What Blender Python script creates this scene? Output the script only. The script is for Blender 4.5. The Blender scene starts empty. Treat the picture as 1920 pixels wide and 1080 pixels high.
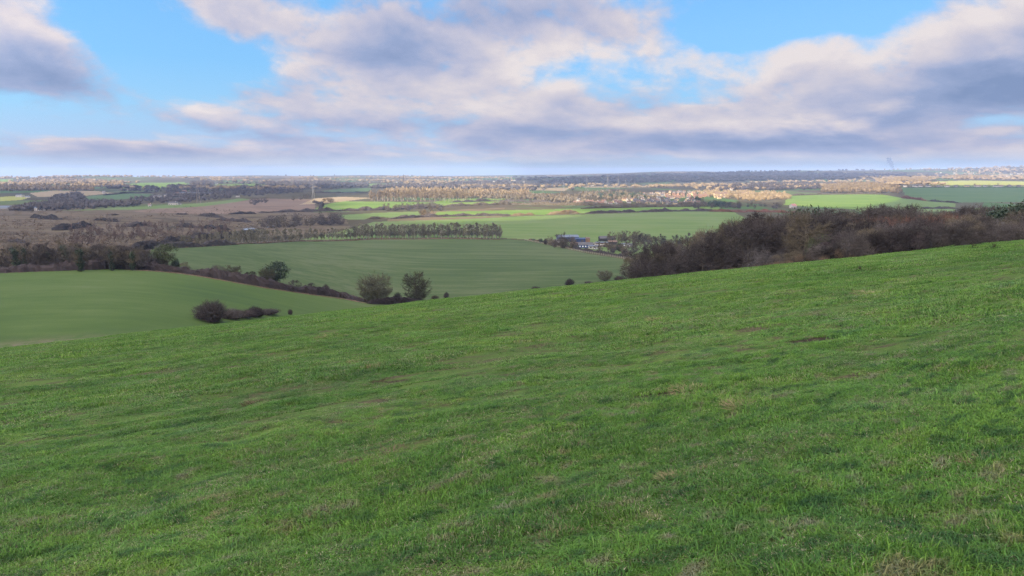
import bpy, math, random
import numpy as np
R = math.radians
SC = bpy.context.scene
COL = SC.collection
rng = np.random.default_rng(11)

# ------------------------------------------------------------------ camera
PITCH = R(8.75); FOC = 1397.0; CP, SP = math.cos(PITCH), math.sin(PITCH)
cam = bpy.data.cameras.new("camera"); cam.sensor_width = 36; cam.lens = 36 * FOC / 1920
cam.clip_start = 0.1; cam.clip_end = 60000
cob = bpy.data.objects.new("camera", cam); COL.objects.link(cob)
cob.rotation_euler = (math.pi / 2 - PITCH, 0, 0)
SC.camera = cob

def g_of(py):                       # slope (z over forward distance) of the sight line through photo row py
    d = (540 - np.asarray(py, float)) / FOC
    return (d * CP - SP) / (CP + d * SP)
def u_of(px, py):                   # x over forward distance
    d = (540 - np.asarray(py, float)) / FOC
    return (np.asarray(px, float) - 960) / FOC / (CP + d * SP)

# ------------------------------------------------------------------ value noise
def _hash(i, j, s):
    n = (i * 374761393 + j * 668265263 + s * 974711) & 0xffffffff
    n = ((n ^ (n >> 13)) * 1274126177) & 0xffffffff
    return ((n ^ (n >> 16)) & 0xffff) / 32767.5 - 1.0
def vnoise(x, y, s=0):
    x = np.asarray(x, float); y = np.asarray(y, float)
    i = np.floor(x).astype(np.int64); j = np.floor(y).astype(np.int64)
    fx = x - i; fy = y - j
    fx = fx * fx * (3 - 2 * fx); fy = fy * fy * (3 - 2 * fy)
    a = _hash(i, j, s); b = _hash(i + 1, j, s); c = _hash(i, j + 1, s); d = _hash(i + 1, j + 1, s)
    return (a * (1 - fx) + b * fx) * (1 - fy) + (c * (1 - fx) + d * fx) * fy
def fbm(x, y, s=0, o=4):
    t = 0; a = 1.0
    for k in range(o):
        t = t + a * vnoise(x * 2 ** k + 17.3 * k, y * 2 ** k - 9.1 * k, s + k); a *= .5
    return t
def sstep(a, b, x):
    t = np.clip((x - a) / (b - a), 0, 1); return t * t * (3 - 2 * t)

# ------------------------------------------------------------------ terrain (camera eye is the origin, y is forward)
EYE = 1.65
def hill(x, y):
    b = EYE / 85 ** 2
    yy = np.clip(y, -250, 1e9)
    return -EYE - (.1605 - 2 * EYE / 85) * yy + .107 * x - b * yy ** 2 - 1.0e-4 * x ** 2
CTRL = [  # photo column, row, forward distance: where the sight line meets the valley
 (0,640,150),(0,512,300),(0,455,620),(0,420,950),(0,395,1400),(0,380,1900),(0,362,2700),(0,350,3600),(0,340,5000),(0,331.5,8300),
 (-350,660,140),(-350,520,300),(-350,455,620),(-350,395,1400),(-350,350,3600),(-350,331,8300),
 (240,600,165),(240,505,310),(240,470,520),(240,440,760),(240,400,1300),(240,385,1750),(240,362,2700),(240,350,3600),(240,340,5000),(240,330.5,8300),
 (450,528,300),(450,461,640),(450,440,850),(450,405,1300),(450,385,1750),(450,362,2700),(450,340,5000),(450,331.5,8300),
 (600,552,318),(600,453,810),(600,420,1120),(600,395,1550),(600,378,2000),(600,360,2800),(600,350,3600),(600,340,5000),(600,331,8300),
 (740,567,330),(740,520,450),(740,450,850),(740,410,1250),(740,378,2000),(740,350,3600),(740,330.5,8300),
 (960,545,375),(960,500,530),(960,450,850),(960,420,1120),(960,400,1420),(960,378,2000),(960,362,2750),(960,350,3600),(960,340,5000),(960,330,8300),
 (1180,525,420),(1180,487,590),(1180,450,860),(1180,400,1420),(1180,378,2000),(1180,362,2750),(1180,350,3600),(1180,339,5000),(1180,327,8300),
 (1440,500,480),(1440,450,850),(1440,400,1420),(1440,380,1900),(1440,362,2700),(1440,348,3600),(1440,338,5000),(1440,320.5,8600),
 (1700,490,480),(1700,440,850),(1700,405,1250),(1700,392,1550),(1700,372,2080),(1700,352,2800),(1700,343,3600),(1700,336,5000),(1700,318.5,8600),
 (1920,480,480),(1920,430,850),(1920,405,1200),(1920,392,1500),(1920,374,2050),(1920,352,2750),(1920,343,3500),(1920,333,5500),(1920,308.5,9000),
 (2250,480,480),(2250,405,1200),(2250,374,2050),(2250,345,3400),(2250,310,9000),
]
_c = np.array(CTRL, float)
_cu = u_of(_c[:, 0], _c[:, 1]); _cy = _c[:, 2]; _cz = _cy * g_of(_c[:, 1])
_BX = np.log([60, 150, 300, 420, 600, 850, 1400, 2000, 3600, 5000, 8500])
_BZ = [-36, -44, -52, -60, -68, -75, -75, -74, -63, -52, -34]
def _base(ly): return np.interp(ly, _BX, _BZ)
def _feat(u, ly): return np.stack([2.4 * u, ly], -1)
def _tps(r2): return .5 * r2 * np.log(r2 + 1e-9)
_F = _feat(_cu, np.log(_cy)); _n = len(_F)
_A = np.zeros((_n + 3, _n + 3))
_A[:_n, :_n] = _tps(((_F[:, None] - _F[None]) ** 2).sum(-1)) + .02 * np.eye(_n)
_A[:_n, _n] = 1; _A[:_n, _n + 1:] = _F; _A[_n, :_n] = 1; _A[_n + 1:, :_n] = _F.T
_w = np.linalg.solve(_A, np.concatenate([_cz - _base(np.log(_cy)), np.zeros(3)]))
def _valley(u, ly):
    sh = u.shape; F = _feat(u.ravel(), ly.ravel()); out = np.empty(len(F))
    for k in range(0, len(F), 40000):
        f = F[k:k + 40000]
        out[k:k + 40000] = _tps(((f[:, None] - _F[None]) ** 2).sum(-1)) @ _w[:_n] + _w[_n] + f @ _w[_n + 1:]
    return out.reshape(sh) + _base(ly)
_GU = np.linspace(-1.0, 1.0, 260); _GL = np.linspace(math.log(110), math.log(9000), 420)
_GV = _valley(*np.meshgrid(_GU, _GL))
def _vlook(u, ly):
    a = np.clip((u + 1) / 2 * 259, 0, 258.999); b = np.clip((ly - _GL[0]) / (_GL[-1] - _GL[0]) * 419, 0, 418.999)
    i = a.astype(int); j = b.astype(int); a = a - i; b = b - j
    return (_GV[j, i] * (1 - a) + _GV[j, i + 1] * a) * (1 - b) + (_GV[j + 1, i] * (1 - a) + _GV[j + 1, i + 1] * a) * b
def valley(x, y):
    x = np.asarray(x, float); y = np.asarray(y, float)
    yc = np.clip(y, 110, 9000)
    u = np.clip(x / yc, -1.0, 1.0)
    z = _vlook(u, np.log(yc))
    far = sstep(2600, 5200, yc)
    z = z + far * (20 * fbm(x / 1900, y / 1000, 5, 3) + 3.5 * vnoise(x / 350, y / 300, 8))
    z = z + .35 * vnoise(x / 60, y / 60, 3) * sstep(150, 400, yc)
    z = z - sstep(9000, 13000, np.hypot(x, y)) * 90
    return z
def blend_w(x, y):                  # 1 on the near hill, 0 in the valley
    return sstep(-3.0, 3.5, hill(x, y) - valley(x, y))
def ground(x, y, micro=True):
    x = np.asarray(x, float); y = np.asarray(y, float)
    h = hill(x, y); v = valley(x, y)
    k = 5.0
    d = np.clip(.5 + .5 * (h - v) / k, 0, 1)
    z = v * (1 - d) + h * d + k * d * (1 - d) * .5
    r = np.hypot(x, y)
    if micro:
        m = sstep(220, 90, r) * sstep(0.0, 3.0, r)
        s = y * .88 - x * .47; t = x * .88 + y * .47          # terracettes run across the slope
        z = z + m * (.055 * fbm(s / 1.7, t / 5.0, 21, 3) + .035 * fbm(x / .8, y / .8, 31, 2) + .10 * fbm(x / 9, y / 9, 41, 2))
    return z
def gz(x, y): return float(ground(np.array([x]), np.array([y]))[0])

_YS = np.exp(np.linspace(math.log(60), math.log(9500), 700))
def pix(px, py, ymin=118):          # photo pixel -> point on the ground (first hit beyond ymin)
    u = float(u_of(px, py)); g = float(g_of(py))
    ys = _YS[_YS > ymin]
    z = ground(u * ys, ys, False)
    hit = np.nonzero(z >= g * ys)[0]
    k = hit[0] if len(hit) else len(ys) - 1
    if k > 0:
        f0 = z[k - 1] - g * ys[k - 1]; f1 = z[k] - g * ys[k]
        t = f0 / (f0 - f1) if f1 != f0 else 1
        y = ys[k - 1] + (ys[k] - ys[k - 1]) * min(max(t, 0), 1)
    else: y = ys[0]
    return u * y, y
def at(px, Y, py=430):              # photo column at a chosen distance
    return float(u_of(px, py)) * Y, Y
def inpoly(poly, x, y):
    p = np.array(poly); n = len(p); c = np.zeros(x.shape, bool)
    for i in range(n):
        x0, y0 = p[i]; x1, y1 = p[(i + 1) % n]
        if y0 == y1: continue
        c ^= ((y0 > y) != (y1 > y)) & (x < (x1 - x0) * (y - y0) / (y1 - y0) + x0)
    return c
def ppoly(pts, ymin=118): return [pix(a, b, ymin) for a, b in pts]

# ------------------------------------------------------------------ objects
def tag(o, label=None, cat=None, group=None, kind=None):
    if label: o["label"] = label
    if cat: o["category"] = cat
    if group: o["group"] = group
    if kind: o["kind"] = kind
    return o
def link(name, data, parent=None):
    o = bpy.data.objects.new(name, data); COL.objects.link(o)
    if parent: o.parent = parent
    return o
def np_mesh(name, V, F, smooth=False, mats=(), attrs=None, midx=None):
    """V (n,3); F list of (m,k) int arrays"""
    me = bpy.data.meshes.new(name)
    F = [np.asarray(f, np.int32) for f in F if len(f)]
    V = np.asarray(V, np.float32)
    me.vertices.add(len(V)); me.vertices.foreach_set("co", V.ravel())
    nl = sum(f.size for f in F); npol = sum(len(f) for f in F)
    me.loops.add(nl); me.polygons.add(npol)
    me.loops.foreach_set("vertex_index", np.concatenate([f.ravel() for f in F]))
    st = []; o = 0
    for f in F:
        st.append(o + np.arange(len(f)) * f.shape[1]); o += f.size
    me.polygons.foreach_set("loop_start", np.concatenate(st).astype(np.int32))
    me.polygons.foreach_set("use_smooth", np.full(npol, smooth))
    if midx is not None: me.polygons.foreach_set("material_index", np.asarray(midx, np.int32))
    for a, (typ, arr) in (attrs or {}).items():
        at_ = me.attributes.new(a, typ, "POINT")
        at_.data.foreach_set("value" if typ == "FLOAT" else "vector", np.asarray(arr, np.float32).ravel())
    for m in mats: me.materials.append(m)
    me.update(calc_edges=True)
    return me
class MB:
    """collects vertices and faces, links them as one mesh"""
    def __init__(s): s.v = []; s.f3 = []; s.f4 = []; s.n = 0; s.m3 = []; s.m4 = []; s.t = []; s.mi = 0; s.tint = 0.0
    def add(s, v, f):
        v = np.asarray(v, float).reshape(-1, 3); f = np.asarray(f, int)
        if f.shape[1] == 3: s.f3.append(f + s.n); s.m3 += [s.mi] * len(f)
        else: s.f4.append(f + s.n); s.m4 += [s.mi] * len(f)
        s.v.append(v); s.n += len(v); s.t.append(np.full(len(v), s.tint))
    def box(s, c, size, rz=0):
        x, y, z = [k / 2 for k in size]
        v = np.array([(-x,-y,-z),(x,-y,-z),(x,y,-z),(-x,y,-z),(-x,-y,z),(x,-y,z),(x,y,z),(-x,y,z)])
        ca, sa = math.cos(rz), math.sin(rz)
        v = np.stack([v[:,0]*ca - v[:,1]*sa, v[:,0]*sa + v[:,1]*ca, v[:,2]], 1) + np.array(c)
        s.add(v, [(0,3,2,1),(4,5,6,7),(0,1,5,4),(1,2,6,5),(2,3,7,6),(3,0,4,7)])
    def bar(s, a, b, r0, r1=None, n=4):
        s.tube([a, b], [r0, r0 if r1 is None else r1], n)
    def tube(s, P, rad, n=5):
        P = np.asarray(P, float); k = len(P)
        d = np.gradient(P, axis=0); d /= np.linalg.norm(d, axis=1)[:, None] + 1e-9
        a = np.cross(d, (.31, .17, .93)); bad = np.linalg.norm(a, axis=1) < .05
        a[bad] = np.cross(d[bad], (1, 0, 0)); a /= np.linalg.norm(a, axis=1)[:, None]
        b = np.cross(d, a); th = np.arange(n) * 2 * math.pi / n
        rad = np.asarray(rad, float)
        V = P[:, None] + rad[:, None, None] * (np.cos(th)[None, :, None] * a[:, None] + np.sin(th)[None, :, None] * b[:, None])
        i = np.arange(k - 1)[:, None] * n; j = np.arange(n)[None]; j2 = (j + 1) % n
        F = np.stack([i + j, i + j2, i + n + j2, i + n + j], -1).reshape(-1, 4)
        s.add(V.reshape(-1, 3), F)
    def tris(s, A, B, C):
        A = np.asarray(A); n = len(A)
        s.add(np.concatenate([A, B, C]), np.stack([np.arange(n), np.arange(n) + n, np.arange(n) + 2 * n], 1))
    def mesh(s, name, mats, smooth=False):
        V = np.concatenate(s.v); F = []
        mi = []
        if s.f3: F.append(np.concatenate(s.f3)); mi += s.m3
        if s.f4: F.append(np.concatenate(s.f4)); mi += s.m4
        if not isinstance(mats, (list, tuple)): mats = [mats]
        return np_mesh(name, V, F, smooth, mats, {"tint": ("FLOAT", np.concatenate(s.t))}, mi if len(mats) > 1 else None)
    def build(s, name, mats, parent=None, smooth=False):
        return link(name, s.mesh(name, mats, smooth), parent)
def copy_thing(o, parent=None):
    c = o.copy(); COL.objects.link(c)
    if parent: c.parent = parent
    for ch in list(o.children): copy_thing(ch, c)
    return c

# ------------------------------------------------------------------ material helpers
class NT:
    def __init__(s, nt): s.nt = nt; s.N = nt.nodes; s.L = nt.links
    def node(s, t, ins=None, **kw):
        n = s.N.new(t)
        for k, v in kw.items(): setattr(n, k, v)
        for k, v in (ins or {}).items(): s.put(n.inputs[k], v)
        return n
    def put(s, sock, v):
        if isinstance(v, bpy.types.NodeSocket): s.L.new(v, sock)
        else:
            if sock.type == "RGBA" and len(v) == 3: v = (*v, 1)
            sock.default_value = v
    def math(s, op, a, b=0.0, c=None, clamp=False):
        n = s.N.new("ShaderNodeMath"); n.operation = op; n.use_clamp = clamp
        s.put(n.inputs[0], a); s.put(n.inputs[1], b)
        if c is not None: s.put(n.inputs[2], c)
        return n.outputs[0]
    def vmath(s, op, a, b=None, scale=None):
        n = s.N.new("ShaderNodeVectorMath"); n.operation = op
        s.put(n.inputs[0], a)
        if b is not None: s.put(n.inputs[1], b)
        if scale is not None: s.put(n.inputs[3], scale)
        return n.outputs["Value"] if op in ("DOT_PRODUCT", "LENGTH", "DISTANCE") else n.outputs[0]
    def noise(s, vec, scale, detail=4, rough=.55, dist=0.0, out="Fac"):
        n = s.N.new("ShaderNodeTexNoise"); s.put(n.inputs["Vector"], vec)
        n.inputs["Scale"].default_value = scale; n.inputs["Detail"].default_value = detail
        n.inputs["Roughness"].default_value = rough; n.inputs["Distortion"].default_value = dist
        return n.outputs[out]
    def ramp(s, fac, stops, interp="LINEAR"):
        n = s.N.new("ShaderNodeValToRGB"); cr = n.color_ramp; cr.interpolation = interp
        while len(cr.elements) < len(stops): cr.elements.new(.5)
        for e, (p, c) in zip(cr.elements, stops): e.position = p; e.color = (*c, 1) if len(c) == 3 else c
        s.put(n.inputs[0], fac); return n.outputs[0]
    def mix(s, f, a, b, mode="MIX"):
        n = s.N.new("ShaderNodeMix"); n.data_type = "RGBA"; n.blend_type = mode
        s.put(n.inputs[0], f); s.put(n.inputs[6], a); s.put(n.inputs[7], b); return n.outputs[2]
    def smooth(s, x, a, b):
        n = s.N.new("ShaderNodeMapRange"); n.interpolation_type = "SMOOTHSTEP"
        s.put(n.inputs[0], x); s.put(n.inputs[1], a); s.put(n.inputs[2], b); return n.outputs[0]
    def map(s, vec, scale=(1,1,1), rot=(0,0,0), loc=(0,0,0)):
        if any(rot):                         # turn first, then stretch
            q = s.N.new("ShaderNodeMapping"); s.put(q.inputs[0], vec); q.inputs["Rotation"].default_value = rot; vec = q.outputs[0]
        n = s.N.new("ShaderNodeMapping"); s.put(n.inputs[0], vec)
        n.inputs["Scale"].default_value = scale; n.inputs["Location"].default_value = loc
        return n.outputs[0]
    def pos(s): return s.N.new("ShaderNodeNewGeometry").outputs["Position"]
    def attr(s, name):
        n = s.N.new("ShaderNodeAttribute"); n.attribute_name = name; return n.outputs["Fac"]
def new_mat(name):
    m = bpy.data.materials.new(name); m.use_nodes = True
    nt = NT(m.node_tree); b = m.node_tree.nodes["Principled BSDF"]
    b.inputs["Specular IOR Level"].default_value = .1; b.inputs["Roughness"].default_value = .9
    return m, nt, b
def var_mat(name, cols, scale=.5, detail=4, rough=.9, tint=.0, obj_var=.34, spec=.1, lo=.3, hi=.7):
    """noise between colours, some change from object to object and along the mesh's own tint"""
    m, nt, b = new_mat(name)
    v = nt.noise(nt.pos(), scale, detail)
    n = len(cols)
    c = nt.ramp(v, [(lo + (hi - lo) * i / max(n - 1, 1), k) for i, k in enumerate(cols)])
    if obj_var:
        oi = nt.N.new("ShaderNodeObjectInfo").outputs["Random"]
        f = nt.math("MULTIPLY_ADD", oi, 2 * obj_var, 1 - obj_var)
        c = nt.mix(1.0, c, nt.vmath("SCALE", (1, 1, 1), scale=f), "MULTIPLY")
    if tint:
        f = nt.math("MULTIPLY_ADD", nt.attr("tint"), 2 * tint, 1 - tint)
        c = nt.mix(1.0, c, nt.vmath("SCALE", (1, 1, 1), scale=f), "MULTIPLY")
    nt.put(b.inputs["Base Color"], c); b.inputs["Roughness"].default_value = rough
    b.inputs["Specular IOR Level"].default_value = spec
    return m
# ------------------------------------------------------------------ light and sky
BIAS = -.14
EXPO = 1.25; K = 2 ** EXPO
SC.view_settings.view_transform = "Standard"; SC.view_settings.look = "None"
SC.view_settings.exposure = EXPO; SC.view_settings.gamma = 1
SC.render.film_transparent = False
cy = SC.cycles
cy.max_bounces = 4; cy.diffuse_bounces = 2; cy.glossy_bounces = 2; cy.transmission_bounces = 2
cy.volume_bounces = 0; cy.transparent_max_bounces = 8; cy.caustics_reflective = False; cy.caustics_refractive = False
cy.use_denoising = True; cy.sample_clamp_indirect = 4
try: cy.denoiser = "OPENIMAGEDENOISE"; cy.denoising_prefilter = "NONE"
except Exception: pass

SUN_AZ, SUN_EL = R(-142), R(23)        # azimuth from forward (+y) towards +x
SUNV = np.array([math.sin(SUN_AZ) * math.cos(SUN_EL), math.cos(SUN_AZ) * math.cos(SUN_EL), math.sin(SUN_EL)])
sl = bpy.data.lights.new("sun", "SUN"); sl.energy = 5.0; sl.angle = R(.53); sl.color = (1, .86, .66)
so = link("sun", sl)
from mathutils import Vector
so.rotation_euler = Vector(SUNV).to_track_quat("Z", "Y").to_euler()

w = bpy.data.worlds.new("World"); SC.world = w; w.use_nodes = True
nt = NT(w.node_tree); N = nt.N
for n in list(N): N.remove(n)
out = N.new("ShaderNodeOutputWorld")
d = nt.vmath("NORMALIZE", N.new("ShaderNodeTexCoord").outputs["Generated"])
sep = nt.node("ShaderNodeSeparateXYZ", {0: d}); X, Y, Z = sep.outputs
sky = N.new("ShaderNodeTexSky"); sky.sky_type = "NISHITA"; sky.sun_disc = False
sky.sun_elevation = SUN_EL; sky.sun_rotation = SUN_AZ; sky.air_density = 1.0; sky.dust_density = .6; sky.ozone_density = 2.5; sky.altitude = 100
skycol = sky.outputs[0]
az = nt.math("ARCTAN2", X, Y); el = nt.math("ARCSINE", Z)
P = nt.node("ShaderNodeCombineXYZ", {0: az, 1: el}).outputs[0]
BLOBS = [  # photo column, row, half width, half height, tilt (degrees, + = falls to the right), weight; + cloud, - clear sky
 (300,80,110,55,22,-1.4),(430,125,70,28,10,-.75),(200,15,70,40,0,-.7),(430,12,120,26,14,.9),(430,168,130,13,12,.65),(130,269,110,6,4,.9),(250,140,70,30,0,-.6),(95,222,150,22,0,-1.0),(150,195,60,15,0,-.4),
 (1500,12,170,40,-6,-1.7),(1400,48,60,26,0,-.7),(1660,0,70,18,0,-.6),(1220,155,120,26,8,-.95),(1290,188,50,14,0,-.5),(640,254,110,13,4,-.8),(600,215,60,14,0,-.4),
 (810,6,40,12,20,-.3),(880,100,50,22,-10,-.5),(1900,226,50,7,0,-.6),(700,120,40,12,0,-.2),(190,252,110,9,0,-.4),(1140,180,40,14,0,-.4),(380,262,50,7,0,-.4),
 (40,95,120,85,18,1.1),(900,45,90,40,0,.7),(1060,95,90,28,0,.6),(590,50,220,55,16,.75),(740,105,110,40,6,.7),(1750,110,260,70,-12,1.0),(1860,60,140,70,0,.5),(1130,50,150,45,14,.8),
 (300,205,150,24,14,.75),(470,235,130,18,10,.7),(980,205,330,40,2,.60),(1560,220,330,50,0,.55),(300,292,420,8,0,.55),(1150,262,560,20,0,.6),(250,272,80,6,6,.5),
]
TONES = [  # patches of brighter (+) and darker (-) cloud
 (70,150,120,40,10,-.45),(20,60,60,50,0,.22),(760,118,100,30,8,-.38),(900,30,150,26,0,-.25),(560,35,140,30,14,.18),(1860,165,120,40,-4,-.42),(1760,60,220,34,-14,.38),(1430,90,110,26,-10,.34),
 (1000,140,160,22,0,.36),(860,185,130,20,8,.30),(1120,85,110,26,0,.30),(950,245,260,12,2,-.30),(1350,272,360,10,0,-.25),(480,258,130,12,8,-.25),(300,188,70,12,14,.26),(430,222,60,10,8,.22),(180,290,240,7,0,-.25),(1250,232,160,12,0,.26),(1650,240,150,12,0,.16),(1450,120,60,16,0,.2),(700,285,260,7,0,.1),
]
def ang(px, py):
    dx = (px - 960) / FOC; dy = (540 - py) / FOC
    v = np.array([dx, CP + dy * SP, -SP + dy * CP]); v /= np.linalg.norm(v)
    return math.atan2(v[0], v[1]), math.asin(v[2])
acc = None
def gauss(px, py, sx, sy, tilt, wt):
    a, e = ang(px, py); t = R(tilt); sx, sy = sx / FOC, sy / FOC
    q = nt.vmath("SUBTRACT", P, (a, e, 0))
    s1 = nt.vmath("DOT_PRODUCT", q, (math.cos(t) / sx, -math.sin(t) / sx, 0))
    s2 = nt.vmath("DOT_PRODUCT", q, (math.sin(t) / sy, math.cos(t) / sy, 0))
    r2 = nt.math("MULTIPLY_ADD", s1, s1, nt.math("MULTIPLY", s2, s2))
    return nt.math("MULTIPLY", nt.math("EXPONENT", nt.math("MULTIPLY", r2, -.5)), wt)
for b in BLOBS:
    v = gauss(*b); acc = v if acc is None else nt.math("ADD", acc, v)
hl = nt.math("SQRT", nt.math("MULTIPLY_ADD", X, X, nt.math("MULTIPLY_ADD", Y, Y, 1e-5)))
hx = nt.math("MULTIPLY", nt.math("DIVIDE", X, hl), 6.2); hy = nt.math("MULTIPLY", nt.math("DIVIDE", Y, hl), 6.2)
def sheet(zo):                           # heights above the horizon crowd together towards it
    lz = nt.math("LOGARITHM", nt.math("ADD", nt.math("MAXIMUM", nt.math("ADD", Z, zo), 0.0), .05), math.e)
    lz = nt.math("MULTIPLY_ADD", hx, .10, nt.math("MULTIPLY", lz, 2.35))
    return nt.node("ShaderNodeCombineXYZ", {0: hx, 1: hy, 2: lz}).outputs[0]
def dens(zo):
    p = sheet(zo)
    a = nt.noise(p, 1.3, 7, .56, .15)
    return nt.math("MULTIPLY", nt.math("SUBTRACT", a, .5), 4.6)
d0 = dens(0.0); d1 = dens(.013)
fine = nt.math("SUBTRACT", nt.noise(sheet(0), 4.2, 6, .60, .15), .5)
dn = nt.math("ADD", nt.math("ADD", d0, acc), nt.math("MULTIPLY_ADD", fine, 1.35, nt.math("MULTIPLY_ADD", nt.smooth(nt.math("MULTIPLY_ADD", Y, -1.0, nt.math("MULTIPLY", Z, .8)), .05, .6), .9, BIAS)))  # extra cover added behind the viewer for brighter, warmer fill light
alpha = nt.smooth(dn, -.55, .66)
lit = nt.math("SUBTRACT", d0, d1)        # the side turned up to the light
thick = nt.smooth(dn, .4, 1.6)
tn = None
for t in TONES:
    v = gauss(*t); tn = v if tn is None else nt.math("ADD", tn, v)
tone = nt.math("ADD", nt.math("MULTIPLY_ADD", lit, .36, .66), nt.math("MULTIPLY_ADD", thick, -.22, nt.math("MULTIPLY_ADD", fine, .45, tn)), clamp=True)
def disp(r, g, b):                       # a colour as the photograph shows it -> scene radiance
    f = lambda c: ((c / 255 + .055) / 1.055) ** 2.4 / K
    return (f(r), f(g), f(b))
ccol = nt.ramp(tone, [(0.0, disp(130,147,186)), (.30, disp(157,169,203)), (.55, disp(190,190,211)), (.80, disp(220,211,216)), (1.0, disp(240,228,224))])
low = nt.smooth(el, R(9), R(.2))
clr = nt.ramp(nt.smooth(el, R(-1), R(13)), [(0, disp(184,204,230)), (.12, disp(178,206,238)), (.35, disp(150,205,247)), (.7, disp(118,190,248)), (1, disp(106,182,247))])
SKY_S = .085
blue = nt.mix(nt.math("MULTIPLY", nt.smooth(el, R(1.0), R(11)), .22), clr, nt.vmath("SCALE", skycol, scale=SKY_S))
col = nt.mix(nt.math("MULTIPLY", alpha, .93), blue, ccol)
col = nt.mix(nt.math("MULTIPLY", nt.smooth(el, R(1.7), R(.5)), .6), col, disp(186,206,227))
# sky round the sun, behind the viewer, brightened and warmed to light the foreground
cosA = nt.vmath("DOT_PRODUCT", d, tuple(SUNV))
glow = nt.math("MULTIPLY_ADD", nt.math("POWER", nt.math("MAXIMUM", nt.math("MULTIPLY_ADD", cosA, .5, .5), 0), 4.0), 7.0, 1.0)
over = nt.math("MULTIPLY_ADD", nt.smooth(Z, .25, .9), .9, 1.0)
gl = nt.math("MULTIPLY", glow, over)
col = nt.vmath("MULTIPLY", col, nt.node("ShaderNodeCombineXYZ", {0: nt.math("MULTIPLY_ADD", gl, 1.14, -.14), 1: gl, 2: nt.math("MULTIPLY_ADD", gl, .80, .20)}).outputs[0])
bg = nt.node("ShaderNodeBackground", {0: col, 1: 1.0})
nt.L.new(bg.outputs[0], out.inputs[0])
w.cycles.sampling_method = "MANUAL"; w.cycles.sample_map_resolution = 512
# ------------------------------------------------------------------ the ground: one sheet of many fields
def grid_angles():
    a = list(np.linspace(R(-41), R(41), 760))
    b = list(np.linspace(R(41), R(319), 120))[1:-1]
    return np.array(a + b)
def grid_radii():
    r = [.6]
    while r[-1] < 15000:
        v = r[-1]
        k = .0085 if v < 20 else .012 if v < 110 else .02 if v < 270 else .009 if v < 1100 else .0085 if v < 3000 else .012 if v < 9500 else .05
        r.append(v * (1 + k))
    return np.array(r)
TH = grid_angles(); RR = grid_radii()
nT, nR = len(TH), len(RR)
gx = (RR[:, None] * np.sin(TH)[None]); gy = (RR[:, None] * np.cos(TH)[None])
gzv = ground(gx, gy)
V = np.concatenate([np.stack([gx, gy, gzv], -1).reshape(-1, 3), [[0, 0, gz(0, 0)]]])
# worn cuts and bare scars across the slope: row by row as the photograph shows them
def pixh(px, py):                   # first hit of a sight line on the near hill
    u = float(u_of(px, py)); g = float(g_of(py)); ys = np.exp(np.linspace(math.log(2), math.log(135), 1500))
    h = np.nonzero(ground(u * ys, ys) >= g * ys)[0]; y = ys[h[0]] if len(h) else 100.
    return u * y, y
SCARS = [([(430,906),(560,882),(690,862),(805,853)], .085), ([(880,838),(930,828),(1010,815),(1110,800)], .10), ([(1170,747),(1260,736),(1340,728),(1440,712)], .13), ([(1280,831),(1370,816),(1460,800)], .08), ([(1480,866),(1545,857)], .08), ([(470,772),(560,757)], .14),
 ([(0,1001),(90,984)], .06), ([(1050,1076),(1200,1060)], .05), ([(1730,882),(1870,858)], .08), ([(840,641),(905,631)], .24), ([(1205,606),(1255,599)], .22), ([(250,840),(330,826)], .09), ([(1560,716),(1680,700)], .13), ([(1720,1010),(1800,995)], .05), ([(640,1000),(760,985)], .05), ([(110,690),(190,680)], .2), ([(1500,640),(1590,628)], .2), ([(700,720),(760,712)], .13)]
SCARW = [(np.array([pixh(*q) for q in pl]), w_) for pl, w_ in SCARS]
def scar(x, y):                     # 1 in the middle of a scar
    t = np.zeros(np.shape(x)); jx = x + .10 * fbm(x * 2.1, y * 2.1, 91, 3); jy = y + .10 * fbm(x * 2.1, y * 2.1, 95, 3)
    for pl, w_ in SCARW:
        for a, b in zip(pl[:-1], pl[1:]):
            ab = b - a; q = np.clip(((jx - a[0]) * ab[0] + (jy - a[1]) * ab[1]) / (ab @ ab), 0, 1)
            t = np.maximum(t, np.exp(-((jx - a[0] - q * ab[0]) ** 2 + (jy - a[1] - q * ab[1]) ** 2) / (w_ * w_)))
    return t
near_v = np.hypot(V[:, 0], V[:, 1]) < 75
scar_attr = np.zeros(len(V)); scar_attr[near_v] = scar(V[near_v, 0], V[near_v, 1])
V[:, 2] -= .045 * scar_attr
i = np.arange(nR - 1)[:, None]; j = np.arange(nT)[None]; j2 = (j + 1) % nT
Q = np.stack([i * nT + j, (i) * nT + j2, (i + 1) * nT + j2, (i + 1) * nT + j], -1)[..., ::-1].reshape(-1, 4)
cx = V[Q, 0].mean(1); cyy = V[Q, 1].mean(1)
bw = blend_w(gx, gy).ravel()
bw = np.append(bw, 1.0)
fb = bw[Q].mean(1)

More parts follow.
